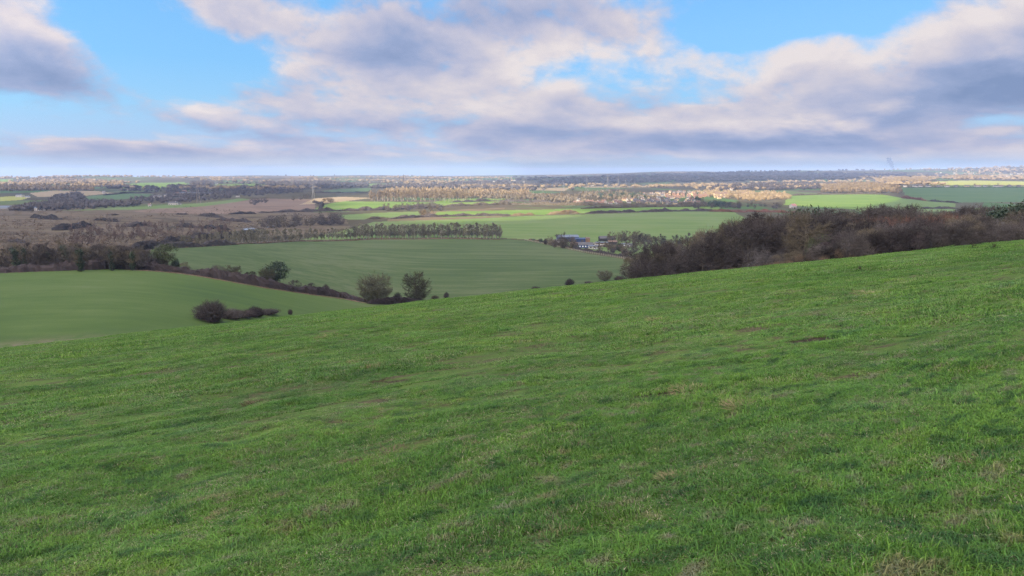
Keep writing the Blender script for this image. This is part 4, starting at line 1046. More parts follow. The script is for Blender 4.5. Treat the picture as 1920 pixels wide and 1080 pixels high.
for i, (pts, h, mt, lb) in enumerate(HED):
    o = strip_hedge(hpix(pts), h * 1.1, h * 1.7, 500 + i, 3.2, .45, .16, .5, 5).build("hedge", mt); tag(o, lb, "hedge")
def scatter(k, n, x0, x1, rows, H, W, label, group, which=None, curve=None):
    for _ in range(n):
        px = NRM.uniform(x0, x1); lo, hi = rows; py = NRM.uniform(lo, hi) + (curve(px) if curve else 0)
        x, y = pix(px, py); h = NRM.uniform(*H)
        k.place(x, y, h, label, group, h * NRM.uniform(*W), which=None if which is None else NRM.choice(which))
scatter(K_VAL, 24, 712, 828, (391, 396), (10, 16), (.8, 1.2), "brown bare tree in the copse between the two green strips", "trees of the copse between the green strips", [0, 1])
scatter(K_VAL, 6, 785, 812, (402, 405), (9, 13), (.9, 1.2), "tree in the small clump at the end of the sunlit strip", "small clump at the end of the sunlit strip", [0, 2])
scatter(K_VAL, 10, 605, 632, (377, 380), (10, 14), (.9, 1.2), "pale bush-headed tree between the tall pylon and the plantation", "trees between pylon and plantation", [2, 3])
scatter(K_VAL, 14, 470, 500, (376, 386), (7, 12), (.9, 1.3), "dark tree on the ploughed slope below the pylon", "dark trees on the ploughed slope", [1])
scatter(K_VAL, 10, 540, 585, (368, 376), (9, 14), (1, 1.3), "brown tree in the strip behind the pylon", "trees in the strip behind the pylon", [0, 1])
# plantation: the front ranks as trees, the deep inside as a mass
for k in range(150):
    row = k % 5; px = 692 + 186 * ((k // 5) + NRM.uniform(.05, .95)) / 30
    py = 377.3 - row * 1.5 + NRM.uniform(-.4, .4)
    x, y = pix(px, py); H = NRM.uniform(24, 30) * (1 if px > 712 else .8)
    K_PLANT.place(x, y, H, "pale-stemmed bare tree in the front rank of the sunlit plantation" if row == 0 else "tan bare tree in the inner ranks of the sunlit plantation", "front rank of the plantation" if row == 0 else "inner ranks of the plantation", H * NRM.uniform(.32, .42))
def mass(name, polys, n, H, W, mat, seed, per=30, fs=.2, core=True):
    r = rs_(seed); mb = MB(); pts = []
    for poly, share in polys:
        a = np.array(poly); lo, hi = a.min(0), a.max(0); c = 0; guard = 0
        while c < int(n * share) and guard < n * 60:
            guard += 1
            px, py = r.uniform(lo[0], hi[0]), r.uniform(lo[1], hi[1])
            if inpoly(a, np.array([px]), np.array([py]))[0]: pts.append(pix(px, py)); c += 1
    Hs = r.uniform(*H, len(pts)); spray_trees(mb, pts, Hs, Hs * r.uniform(*W, len(pts)), r, per, fs, .08, core=core)
    return tag(mb.build(name, mat), kind="stuff")
mass("plantation_wood", [([(720,370),(724,362),(800,361),(885,364),(990,366),(990,371),(880,371)], 1.0)], 420, (16, 24), (.4, .6), M_TWIGT, 900, 26, .22, False)
for k in range(46):
    px = 880 + 190 * (k + NRM.random()) / 46; x, y = pix(px, 372 + NRM.uniform(-3, 2.5) + (px - 880) * .02)
    K_PLANT.place(x, y, NRM.uniform(15, 22), "tan bare tree in the broken wood running on towards the village", "broken wood beside the plantation", NRM.uniform(6, 9))
mass("woodland", [([(905,372),(905,366),(985,366),(1060,372),(1100,378),(1100,383),(1000,379)], .6), ([(1060,371),(1120,360),(1180,364),(1240,372),(1180,377)], .4)], 380, (9, 15), (.6, 1.0), M_TWIG, 901)
mass("woodland", [([(1120,372),(1125,366),(1200,367),(1210,372)], 1)], 70, (10, 15), (.7, 1.0), M_LEAFD, 902)
mass("sunlit_woodland", [([(1300,364),(1330,360),(1420,362),(1480,366),(1480,374),(1420,378),(1340,372)], 1)], 260, (9, 15), (.8, 1.1), M_TWIGT, 903)
scatter(K_VAL, 42, 1300, 1470, (386, 392), (9, 15), (.8, 1.1), "grey-brown bare tree in the belt below the sunlit houses", "belt below the sunlit houses", [0, 1])
K_EVF = Kind("evergreen_tree", [mk_tree("evergreen_tree", lambda: leafy_tree(171, 14, 12, .05, 40, 22, .8, .2, .2), (M_BARK, M_LEAFD), 14, 12)], "tree")
for i, (px, py, H, W) in enumerate(((1331,388,15,12),(1340,389,19,13),(1349,389,18,13),(1357,389,16,12),(1366,388,13,11))):
    x, y = pix(px, py); K_EVF.place(x, y, H, f"dark green evergreen, {ORD[i]} from the village side in the clump below the sunlit houses", None, W)
for i, (px, py, H) in enumerate(((1298,377,13),(1306,377,15),(1312,378,12))):
    x, y = pix(px, py); K_EVF.place(x, y, H, ("dark evergreen among the brick houses, smallest side", "tallest dark evergreen among the brick houses", "dark evergreen beside the tallest one among the brick houses")[i], None, 11)
mass("far_woodland", [([(1330,358),(1340,351),(1420,347),(1460,350),(1470,356),(1400,357)], .45), ([(1440,358),(1445,346),(1530,346),(1545,356)], .55)], 300, (13, 22), (.7, 1.1), M_TWIGD, 904)
mass("hill_wood", [([(1540,362),(1545,353),(1580,348),(1640,349),(1680,356),(1690,363),(1620,362)], 1)], 420, (14, 22), (.6, .9), M_TWIGT, 905)
mass("sunlit_far_wood", [([(1640,346),(1650,338),(1700,336),(1745,338),(1735,345)], .7), ([(1745,336),(1800,333),(1860,333),(1850,337)], .3)], 420, (16, 24), (.8, 1.1), M_TWIGT, 906)
mass("left_valley_wood", [([(40,347),(60,336),(110,336),(230,341),(235,350),(150,351)], .55), ([(0,360),(0,352),(60,352),(170,355),(180,358),(60,358)], .45)], 620, (12, 20), (.9, 1.3), M_TWIGT, 907)
mass("left_valley_wood", [([(0,397),(40,393),(60,386),(150,378),(250,384),(280,381),(250,388),(110,396)], .5), ([(90,380),(100,370),(150,364),(160,372),(140,380)], .2), ([(240,376),(310,366),(390,366),(480,361),(540,364),(440,371),(380,378),(300,382)], .3)], 560, (8, 14), (.9, 1.3), M_TWIG2, 908)
mass("left_valley_wood", [([(225,359),(350,351),(420,354),(540,352),(590,362),(480,366),(350,364)], 1)], 330, (8, 14), (.9, 1.3), M_TWIGD, 909)
mass("ridge_wood", [([(1000,346),(1040,338),(1120,332),(1240,326),(1400,324.5),(1560,324.5),(1700,326),(1700,332),(1560,338),(1300,341),(1100,345)], 1)], 1700, (12, 18), (1.6, 2.6), M_TWIGD, 912, 10, .3)
mass("far_woodland", [([(355,346),(360,344),(395,344),(400,347)], .12), ([(480,344),(600,342),(690,346),(660,350),(560,352)], .5), ([(690,348),(840,345),(1000,346),(1060,352),(900,355),(760,354)], .38)], 640, (12, 20), (.9, 1.3), M_TWIG2, 910)
# the far country: woods and hedgerow trees thinning to the skyline
r = rs_(990); mbs = [MB(), MB(), MB()]; groups_ = [[], [], []]
keep_out = [np.array(ppoly(p)) for nm_, p, mt in REG if nm_ in ("far_meadow", "yellow_field", "green_field", "bright_field", "stubble_field", "tan_field", "dark_field")]
cnt = 0
while cnt < 4600:
    Y = math.exp(r.uniform(math.log(3000), math.log(8000))); u = r.uniform(-.78, .78); x = u * Y
    m_ = fbm(x / 520, Y / 420, 300, 3)
    if m_ < .02 + .35 * r.random() - .15: continue
    xx, yy = np.array([x]), np.array([Y])
    if any(inpoly(k_, xx, yy)[0] for k_ in keep_out): continue
    ridge = u > -.02 and Y > 4300 and Y * .36 - x > -2600 + 0 * Y
    g_ = 1 if (u > .0 and Y > 4600 and u < .45) else (0 if vnoise(x / 700, Y / 900, 301) > -.1 else 2)
    groups_[g_].append((x, Y)); cnt += 1
for g_, mt, nm_ in ((0, M_TWIGT, "distant_woodland"), (1, M_TWIGD, "distant_ridge_wood"), (2, M_TWIG2, "distant_woodland")):
    p_ = groups_[g_]
    if not p_: continue
    Hs = r.uniform(11, 20, len(p_)); spray_trees(mbs[g_], p_, Hs, Hs * r.uniform(1.2, 2.4, len(p_)), r, 14, .22, .05); tag(mbs[g_].build(nm_, mt), kind="stuff")
# ------------------------------------------------------------------ buildings, pylons, fences
def paint(name, c, rough=.7, spec=.2, var=.06, scale=.6):
    return var_mat(name, [tuple(k * (1 - var) for k in c), tuple(min(1, k * (1 + var)) for k in c)], scale, 4, rough, 0, .08, spec)
W_WHITE = paint("white_render", (.37, .345, .30)); W_CREAM = paint("cream_render", (.40, .31, .18)); W_BRICK = paint("orange_brick", (.23, .135, .085), var=.2); W_GREY = paint("grey_render", (.20, .178, .155))
R_BROWN = paint("brown_tiles", (.13, .085, .065), var=.2); R_RED = paint("red_tiles", (.15, .090, .068), var=.2); R_GREY = paint("grey_slate", (.085, .083, .085), .8, .05, var=.2); R_PALE = paint("pale_sheet_roof", (.11, .13, .16), .85, .03)
M_WIN = paint("window_glass", (.03, .035, .045), .15, .5); M_DOOR = paint("dark_door", (.06, .05, .05)); M_BLUE = paint("blue_cladding", (.030, .050, .115), .5); M_STEEL = paint("galvanised_steel", (.17, .17, .17), .6, .3); M_WOOD = paint("weathered_timber", (.20, .165, .125), var=.25); M_BLACKT = paint("tarred_timber", (.035, .034, .034)); M_METAL = paint("white_metal", (.75, .76, .78), .4, .4)
def gable_roof(mb, L, D, h, rh, ov=.4):
    a, b = L / 2 + ov, D / 2 + ov; t = .18; e = h - ov * rh / (D / 2)
    v = [(-a,-b,e),(a,-b,e),(a,b,e),(-a,b,e),(-a,0,h+rh),(a,0,h+rh)]; w_ = [(x, y, z + t) for x, y, z in v]
    mb.add(v + w_, [(6,7,11,10),(8,9,10,11),(0,4,5,1),(2,5,4,3),(0,1,7,6),(2,3,9,8),(0,6,10,4),(3,4,10,9),(1,5,11,7),(2,8,11,5)])
def house_parts(L, D, h, rh, chimney=True, wins=4, floors=1):
    wl, rf, wn = MB(), MB(), MB()
    a, b = L / 2, D / 2
    v = [(-a,-b,-1.5),(a,-b,-1.5),(a,b,-1.5),(-a,b,-1.5),(-a,-b,h),(a,-b,h),(a,b,h),(-a,b,h),(-a,0,h+rh),(a,0,h+rh)]
    wl.add(v, [(0,1,5,4),(2,3,7,6),(1,2,6,5),(3,0,4,7)]); wl.add(v, [(4,7,8),(5,9,6)])
    gable_roof(rf, L, D, h, rh)
    if chimney: wl.box((a * .55, .0, h + rh + .3), (.9, .6, 1.8))
    for f in range(floors):
        z = 1.5 + 2.6 * f
        for k in range(wins):
            x = -a + L * (k + .5) / wins
            for s in (-1, 1):
                if k == wins // 2 and f == 0 and s < 0: wn.box((x, s * b, 1.0), (1.0, .1, 2.0))
                else: wn.box((x, s * b, z), (L / wins * .45, .1, 1.15))
    return wl, rf, wn
def one_mesh_house(name, L, D, h, rh, mats, **kw):
    parts = house_parts(L, D, h, rh, **kw); mb = MB(); vs = []
    for i, p in enumerate(parts):
        off = mb.n
        mb.v += p.v; mb.t += p.t; mb.n += p.n
        mb.f3 += [f + off for f in p.f3]; mb.f4 += [f + off for f in p.f4]; mb.m3 += [i] * len(p.m3); mb.m4 += [i] * len(p.m4)
    return mb.mesh(name, mats)
SRC = {}
def house(x, y, rz, wall, roof, label, group=None, size=(10, 7.5, 5, 2.8), floors=2, wins=4, name="house", zo=0.0):
    key = (wall.name, roof.name, size, floors)
    if key not in SRC: SRC[key] = one_mesh_house("house", *size, (wall, roof, M_WIN), floors=floors, wins=wins)
    o = link(name, SRC[key]); o.location = (x, y, gz(x, y) + zo); o.rotation_euler = (0, 0, rz)
    return tag(o, label, "house", group)
# the village: sunlit brick and cream houses, shaded estates in front
def village(n, poly, walls, roofs, label, group, size=(10, 7.5, 5, 2.8), jit=.3, mind=9, base=0.0):
    a = np.array(poly); lo, hi = a.min(0), a.max(0); done = []; g_ = 0
    while len(done) < n and g_ < 6000:
        g_ += 1
        px, py = NRM.uniform(lo[0], hi[0]), NRM.uniform(lo[1], hi[1])
        if not inpoly(a, np.array([px]), np.array([py]))[0]: continue
        x, y = pix(px, py)
        if any(math.hypot(x - q[0], y - q[1]) < mind for q in done): continue
        done.append((x, y)); wl = NRM.choice(walls); rf = NRM.choice(roofs)
        house(x, y, base + NRM.uniform(-jit, jit) + (math.pi / 2 if NRM.random() < .25 else 0), wl, rf, label, group, size)
village(62, [(1150,381),(1165,374),(1240,372),(1300,374),(1320,384),(1240,385)], [W_WHITE, W_GREY, W_CREAM, W_GREY], [R_GREY, R_BROWN], "small grey or white house in the shaded estate at the front of the village", "shaded estate houses")
village(24, [(1060,385),(1075,380),(1160,379),(1170,384)], [W_WHITE, W_GREY, W_BRICK], [R_BROWN, R_RED], "house in the thin line at the village's low end", "houses at the village's low end")
village(26, [(1180,369),(1200,364),(1250,365),(1256,370)], [W_WHITE, W_WHITE, W_GREY], [R_GREY, R_BROWN], "pale house on the middle terrace of the village", "pale middle terrace houses")
village(34, [(1248,372),(1250,364),(1290,364),(1325,366),(1328,372),(1290,374)], [W_BRICK, W_BRICK, W_CREAM], [R_RED, R_RED, R_BROWN], "glowing orange brick house in the sunlit middle of the village", "orange brick houses")
village(40, [(1325,372),(1325,364),(1345,360),(1400,359),(1412,364),(1400,370),(1350,373)], [W_CREAM, W_WHITE, W_CREAM], [R_BROWN, R_RED], "cream sunlit house on the village's bright upper end", "cream sunlit houses")
village(18, [(1230,364),(1235,360),(1310,358),(1330,362),(1290,364)], [W_GREY, W_CREAM], [R_GREY, R_BROWN], "dark-roofed house at the shaded back of the village", "dark-roofed houses at the back")
for px, py, lb in ((1322, 366, "bright white house front catching the sun at the edge of the brick houses"), (1371, 357.5, "tall white gabled house crowning the village skyline"), (1345, 360, "white pointed gable left of the crowning white house"), (1399, 362, "white chimney-like end house by the golden trees")):
    x, y = pix(px, py); house(x, y, .3, W_WHITE, R_BROWN, lb, None, (9, 8, 7, 4), 2, 3)
for px, py, sz, wl, rf, lb in ((1215, 370, (34, 14, 8, 3), W_WHITE, R_GREY, "long pale flat-fronted school block in the middle of the village"), (1350, 368, (40, 12, 8, 3), W_CREAM, R_BROWN, "long cream terrace glowing below the white gables"), (1098, 382, (26, 9, 5, 3), W_GREY, R_RED, "long red-roofed building at the village's low end"), (1085, 381, (8, 8, 9, 3), W_WHITE, R_GREY, "tall white house beside the long red-roofed building")):
    x, y = pix(px, py); house(x, y, .1, wl, rf, lb, None, sz, 2, 8)
scatter(K_VAL, 60, 1150, 1330, (367, 385), (5, 9), (.9, 1.2), "small garden tree among the village houses", "garden trees of the village", [0, 1, 2])
# the row of white bungalows along the dark green field
ROWH = [(1686,12,"cream bungalow at the wooded end of the white row"),(1700,9,"small white bungalow, second from the wooded end of the row"),(1719,14,"long white bungalow in front of the golden wood"),(1729,10,"white bungalow attached in line after the long one by the wood"),(1744,15,"bright white bungalow below the end of the yellow field"),(1762,10,"grey-fronted bungalow beside a round tree in the white row"),(1779,14,"white bungalow with a shallow roof under the yellow field"),(1795,10,"grey bungalow in the middle of the white row"),(1816,15,"long cream bungalow under the middle of the yellow field"),(1836,18,"longest white bungalow of the row, dark roofed"),(1851,9,"small white bungalow next to the longest one"),(1870,11,"white bungalow under the bushy tree of the row"),(1879,13,"bright white bungalow past the bushy tree of the row"),(1896,10,"grey bungalow near the end of the row"),(1914,10,"dark gabled house closing the white row")]
for i, (px, L, lb) in enumerate(ROWH):
    x, y = pix(px, 351.2); house(x, y + 12, -.12, W_GREY if "grey" in lb or "dark gabled" in lb else W_CREAM if "cream" in lb else W_WHITE, R_GREY if i % 3 else R_BROWN, lb, None, (L * 1.15, 9, 5.0, 3.4), 1, 5)
for i, (px, H, lb) in enumerate(((1709, 8, "round tree between the small and the long white bungalows"), (1759, 10, "round dark tree beside the grey-fronted bungalow"), (1803, 9, "dark tree in the middle of the bungalow row"), (1835, 15, "tall brown tree behind the longest bungalow"), (1862, 10, "reddish tree near the end of the bungalow row"), (1878, 15, "tall bushy tree over the bright white bungalow"), (1900, 11, "dark tree before the last gabled house"))):
    x, y = pix(px, 350.5); K_VAL.place(x, y + 24, H, lb, None, H * 1.0)
o = strip_hedge(hpix([(1685,352),(1760,351.6),(1840,351.4),(1930,351.6)]), 2.2, 3, 610, 3, .5, .2, .4, 5).build("hedge", M_TWIGD); tag(o, "low dark garden hedge along the front of the white bungalows", "hedge")
# scattered buildings of the left valley
for px, py, sz, rz, wl, rf, lb in ((325,384.5,(20,9,5,3),.2,W_WHITE,R_GREY,"bright white farmhouse at the foot of the dark valley wood"),(336,384,(8,6,3,2),.2,W_WHITE,R_GREY,"small white shed beside the bright white farmhouse"),(294,371.5,(26,10,6,3),0,W_WHITE,R_GREY,"wide pale house above the dark valley wood"),(311,371,(9,9,9,3),.4,W_WHITE,R_GREY,"tall pale house beside the wide pale one"),(281,387,(6,6,4,2),0,W_WHITE,R_BROWN,"tiny white cottage before the dark valley wood"),(75,395,(16,9,5,2),.1,W_WHITE,R_PALE,"white barn below the hedge at the edge of the heath"),(38,369.5,(26,10,6,2),-.3,W_WHITE,R_PALE,"bright tin-roofed shed by the yellow stubble"),(52,371,(12,8,4,2),.2,W_WHITE,R_PALE,"second small pale shed by the yellow stubble"),(195,363,(7,7,8,3),0,W_WHITE,R_GREY,"single white house on the bare tan field"),(160,355,(34,14,5,2),0,W_GREY,R_PALE,"pale-roofed barn by the dark trees above the tan field"),(352,364.5,(66,14,5,2),0,W_GREY,R_PALE,"long pale-roofed shed in the far middle valley"),(383,364.8,(44,12,5,2),0,W_GREY,R_PALE,"second long pale-roofed shed in line with the first"),(332,365,(12,9,5,3),0,W_CREAM,R_RED,"small red-roofed house before the long pale sheds"),(346,361,(14,9,6,3),.1,W_BRICK,R_RED,"brick house behind the long pale sheds"),(417,367.5,(9,8,6,3),.1,W_WHITE,R_GREY,"white cottage near the ploughed slope"),(446,369.5,(10,8,4,2),.1,W_WHITE,R_GREY,"low pale cottage at the top of the ploughed slope"),(406,346,(16,10,6,3),.2,W_WHITE,R_PALE,"bright speck of a barn by the far meadow"),(22,354,(10,8,6,3),.2,W_WHITE,R_GREY,"white house among the dark conifers on the far slope"),(1110,349,(18,10,6,3),.1,W_WHITE,R_GREY,"white farm on the pale field under the dark ridge"),(779,348.5,(22,12,6,3),.1,W_WHITE,R_PALE,"white shed behind the plantation"),(655,373.5,(0,0,0,0),0,None,None,"")):
    if wl is None: continue
    x, y = pix(px, py); house(x, y, rz, wl, rf, lb, None, sz, 2 if sz[2] > 5 else 1, 4)
x, y = pix(4, 392)
g_ = MB()
for k in range(5): gable = MB(); 
th = link("glasshouse", None); th.location = (x, y, gz(x, y)); tag(th, "blue-white glasshouse roofs at the outer edge of the heath", "glasshouse")
for k in range(4):
    rf = MB(); gable_roof(rf, 44, 9, 3.2, 2.2, .05); o = rf.build("roof", R_PALE, th); o.location = (-6 + 2 * k, k * 9.4, 0)
wl = MB(); wl.box((-3, 14.1, 1.0), (44, 37, 4.0)); wl.build("wall", M_STEEL, th)
# far specks of white houses on the distant slopes
for k in range(46):
    px = NRM.choice([NRM.uniform(560, 1000), NRM.uniform(1440, 1920), NRM.uniform(1780, 1920), NRM.uniform(0, 240)]); py = NRM.uniform(334, 344) if px < 1700 else NRM.uniform(324, 334)
    x, y = pix(px, py); house(x, y, NRM.uniform(-.5, .5), NRM.choice([W_WHITE, W_CREAM]), NRM.choice([R_BROWN, R_GREY]), "tiny pale house far off on the wooded slopes", "far-off houses on the slopes", (14, 9, 6, 3))
# the pink-roofed house peeping over the scrub
x, y = pix(1487, 390); o = house(x, y, .5, W_WHITE, paint("pink_tiles", (.34, .17, .15)), "pink-roofed house peeping over the hillside scrub beside the dark evergreens", None, (13, 9, 5, 4), 1, 4)

wl = None
# ------------------------------------------------------------------ pylons
def pylon(px, py, H, label, wb=None, rz=.5, mat=M_STEEL, t=.16):
    x, y = pix(px, py); th = link("pylon", None); th.location = (x, y, gz(x, y) - .3); th.rotation_euler = (0, 0, rz); tag(th, label, "pylon", "pylons crossing the valley")
    m = MB(); wb = wb or H * .085; lv = [(0, wb), (.25, wb * .72), (.5, wb * .46), (.68, wb * .30), (.85, wb * .2), (1.0, .25)]
    for (z0, w0), (z1, w1) in zip(lv[:-1], lv[1:]):
        q0 = [(-w0, -w0, z0 * H), (w0, -w0, z0 * H), (w0, w0, z0 * H), (-w0, w0, z0 * H)]; q1 = [(-w1, -w1, z1 * H), (w1, -w1, z1 * H), (w1, w1, z1 * H), (-w1, w1, z1 * H)]
        for k in range(4):
            m.bar(q0[k], q1[k], t, None, 4); m.bar(q0[k], q1[(k + 1) % 4], t * .6, None, 3); m.bar(q0[(k + 1) % 4], q1[k], t * .6, None, 3); m.bar(q1[k], q1[(k + 1) % 4], t * .6, None, 3)
    m.build("mast", mat, th)
    for z, a in ((.68, .17), (.79, .20), (.90, .14)):
        c = MB(); L = a * H
        for s in (-1, 1):
            for yy in (-1, 1): c.bar((0, yy * H * .02, z * H), (s * L, 0, z * H + .3), t * .7, None, 4)
            c.bar((0, 0, z * H + H * .035), (s * L, 0, z * H + .3), t * .7, None, 4); c.bar((s * L, 0, z * H), (s * L, 0, z * H - H * .05), t * .6, None, 4); c.bar((s * L * .5, 0, z * H + .2), (0, 0, z * H + H * .03), t * .5, None, 3)
        c.build("cross_arm", mat, th)
pylon(588, 379.5, 50, "tallest pale pylon standing by the ploughed slope")
pylon(757, 351, 62, "dark slim pylon on the skyline behind the plantation", t=.3, mat=M_BLACKT)
pylon(868, 357, 50, "pylon rising behind the broken wood beside the plantation", t=.13)
pylon(903, 354, 40, "small faint pylon just past the one behind the broken wood", t=.13)
pylon(1057, 359, 42, "short pylon at the pale field under the dark ridge", t=.13)
pylon(1100, 360, 62, "pylon before the white farm under the dark ridge", t=.14)
pylon(1139, 360, 68, "middle pylon of the three against the dark ridge", t=.14)
pylon(1159, 355, 56, "pylon nearest the village of the three against the dark ridge", t=.14)
pylon(1173, 351, 46, "very faint pylon beyond the three on the dark ridge", t=.13)
pylon(372, 381, 58, "grey pylon half lost against the far left valley", t=.2, mat=W_GREY)
pylon(960, 365, 40, "pylon over the broken wood before the narrow field", t=.13)
# ------------------------------------------------------------------ farm among the fields
def part_house(name, cat, px, py, rz, L, D, h, rh, wall, roof, label, wins=0, doors=(), dz=0, chimney=False, win_mat=None):
    x, y = pix(px, py); th = link(name, None); th.location = (x, y, gz(x, y) + dz); th.rotation_euler = (0, 0, rz); tag(th, label, cat)
    wl, rf, wn = house_parts(L, D, h, rh, chimney, 1); wl.build("wall", wall, th); rf.build("roof", roof, th)
    for k in range(wins):
        w_ = MB(); w_.box((-L / 2 + L * (k + .5) / wins, -D / 2, h * .55), (L / wins * .4, .12, 1.1)); o = w_.build("window", win_mat or M_METAL, th)
    for dx, dw, dh in doors:
        d_ = MB(); d_.box((dx, -D / 2, dh / 2), (dw, .14, dh)); d_.build("door", M_DOOR, th)
    return th
part_house("barn", "barn", 1064, 453, .1, 23, 14, 5.6, 2.0, M_BLUE, R_PALE, "big blue barn with a pale sheet roof behind the bare farm trees", 0, ((5, 4, 5), (-6, 4, 5)))
part_house("barn", "barn", 1087, 454, .1, 11, 8, 3.8, 1.0, M_BLUE, M_BLUE, "low blue lean-to joined to the big blue barn", 0, ((2, 3, 3),))
part_house("shed", "shed", 1101.5, 453.5, .1, 4, 8, 4.2, .9, W_BRICK, R_BROWN, "little brick shed at the end of the blue barn")
part_house("caravan", "caravan", 1091, 459, .05, 6.5, 2.6, 2.4, .25, W_WHITE, W_WHITE, "white caravan parked before the blue lean-to", 2, (), win_mat=M_WIN)
part_house("caravan", "caravan", 1110, 460, -.05, 7, 2.6, 2.4, .25, W_WHITE, W_GREY, "white caravan parked behind the glass-fronted chalet", 2, (), win_mat=M_WIN)
part_house("chalet", "chalet", 1098, 464.5, -.08, 14, 8, 3.2, 2.2, M_BLUE, R_GREY, "dark blue chalet with a row of white window frames", 5, ((5, 1.2, 2.1),))
part_house("shed", "shed", 1112, 466, -.1, 9, 5, 2.5, .8, W_WHITE, R_PALE, "low white-walled shed with pale roof beside the chalet", 2, ((1, 1, 2),), win_mat=M_WIN)
part_house("shed", "shed", 1138, 452, .15, 18, 8, 3.4, 2.4, M_BLACKT, R_GREY, "black tarred barn with a long dark roof", 0, ((3, 3, 3),))
part_house("stable", "stable", 1128, 459.5, .1, 13, 5, 2.8, .6, M_WOOD, R_PALE, "open-fronted stable with a pale sheet roof", 0, ((-4, 2, 2.2), (0, 2, 2.2), (4, 2, 2.2)))
part_house("stable", "stable", 1132, 463, .18, 16, 4, 2.3, .5, M_WOOD, M_WOOD, "long low timber stable nearest the fence", 0, ((-5, 2, 1.9), (0, 2, 1.9), (5, 2, 1.9)))
part_house("caravan", "caravan", 1121, 463.5, -.1, 5.5, 2.4, 2.3, .2, W_WHITE, W_WHITE, "short white trailer tucked between the chalet and the stables", 1, (), win_mat=M_WIN)
part_house("shed", "shed", 1182, 463, .0, 7, 4, 2.6, .8, W_GREY, R_GREY, "grey shed half hidden by the trees at the wood end of the farm", 1)
part_house("shed", "shed", 1168, 462, .2, 6, 4, 2.4, .8, W_GREY, R_PALE, "small pale-roofed shed among the trees past the stables", 1)
part_house("shed", "shed", 1036, 457.5, .2, 8, 5, 2.6, 1.0, M_WOOD, R_BROWN, "brown timber shed at the near end of the farmyard", 0, ((1, 2, 2),))
part_house("shed", "shed", 1047, 456, .05, 10, 6, 3.0, 1.2, W_BRICK, R_GREY, "brick shed with a dark roof between the near timber shed and the blue barn", 1, ((3, 1.5, 2.1),))
part_house("stable", "stable", 1079, 460.5, -.05, 12, 5, 2.6, .8, M_WOOD, R_BROWN, "brown-roofed timber stable before the big blue barn", 0, ((-3, 2, 2), (2, 2, 2)))
part_house("shed", "shed", 1148, 458, .1, 9, 6, 2.8, 1.2, M_BLACKT, R_BROWN, "dark shed with a brown roof beside the black tarred barn", 0, ((1, 2, 2),))
part_house("shed", "shed", 1158, 466, -.1, 7, 4, 2.4, .8, M_WOOD, R_RED, "low shed with a reddish roof past the timber stables", 0, ((1, 1.5, 1.9),))
def car(px, py, rz, label, col):
    x, y = pix(px, py); th = link("parked_car", None); th.location = (x, y, gz(x, y)); th.rotation_euler = (0, 0, rz); tag(th, label, "car")
    b_ = MB(); pr = [(-2.1,.35),(2.1,.35),(2.15,.75),(1.2,.92),(.6,1.42),(-1.3,1.45),(-2.0,.95)]
    v = [(x_, -.85, z_) for x_, z_ in pr] + [(x_, .85, z_) for x_, z_ in pr]; n_ = len(pr)
    b_.add(v, [(k, (k + 1) % n_, n_ + (k + 1) % n_, n_ + k) for k in range(n_)])
    for o_ in (0, n_): b_.add(v, [(o_, o_ + k, o_ + k + 1) for k in range(1, n_ - 1)])
    b_.build("body", col, th); g2 = MB(); g2.box((-.35, 0, 1.18), (1.7, 1.74, .36)); g2.build("window", M_WIN, th)
    for wx in (-1.3, 1.3):
        for wy in (-.85, .85):
            w_ = MB(); w_.tube([(wx, wy - .1, .33), (wx, wy + .1, .33)], [.33, .33], 10); w_.build("wheel", M_BLACKT, th)
car(1118, 467.5, .3, "pale car parked at the corner of the farmyard", M_METAL)
car(1143, 468, .1, "dark car parked beside the low timber stable", M_BLACKT)
car(1106, 457, .2, "white car between the caravans and the brick shed", M_METAL)
# post and rail fence and the rough hedge along the farm track
FP = hpix([(984,450.3),(1003,454),(1035,460),(1068,467.5),(1100,474),(1150,481.5),(1186,487.5)])
fx = np.array([p[0] for p in FP]); fy = np.array([p[1] for p in FP]); fs_ = np.concatenate([[0], np.cumsum(np.hypot(np.diff(fx), np.diff(fy)))])
th = link("fence", None); th.location = (fx[0], fy[0], gz(fx[0], fy[0])); tag(th, "pale post-and-rail fence along the farm's edge of the wheat field", "fence")
n = 64; tt = np.linspace(0, fs_[-1], n); PX, PY = np.interp(tt, fs_, fx), np.interp(tt, fs_, fy); PZ = ground(PX, PY, False)
post = MB(); post.box((0, 0, .75), (.26, .26, 1.9)); pm = post.mesh("post", paint("pale_timber", (.27, .24, .19), var=.2))
for k in range(n):
    o = link("post", pm, th); o.location = (PX[k] - fx[0], PY[k] - fy[0], PZ[k] - gz(fx[0], fy[0]))
for hz in (.55, 1.05, 1.5):
    ra = MB()
    for k in range(n - 1): ra.bar((PX[k] - fx[0], PY[k] - fy[0] - .16, PZ[k] + hz - th.location.z), (PX[k + 1] - fx[0], PY[k + 1] - fy[0] - .16, PZ[k + 1] + hz - th.location.z), .07)
    ra.build("rail", M_WOOD, th)
o = strip_hedge([(a + 1.5, b + 5) for a, b in hpix([(990,450),(1010,454),(1040,460),(1070,466.5)])], 2.0, 3, 620, 12, .5, .05, .4, 2).build("hedge", M_BRACK); tag(o, "rusty rough hedge behind the near end of the farm fence", "hedge")
o = strip_hedge([(a + 1.5, b + 6) for a, b in hpix([(1070,466.5),(1100,473),(1140,479),(1186,486)])], 2.6, 4, 621, 14, .4, .05, .35, 2).build("hedge", M_TWIGD); tag(o, "dark hedge behind the farm fence in front of chalet and stables", "hedge")
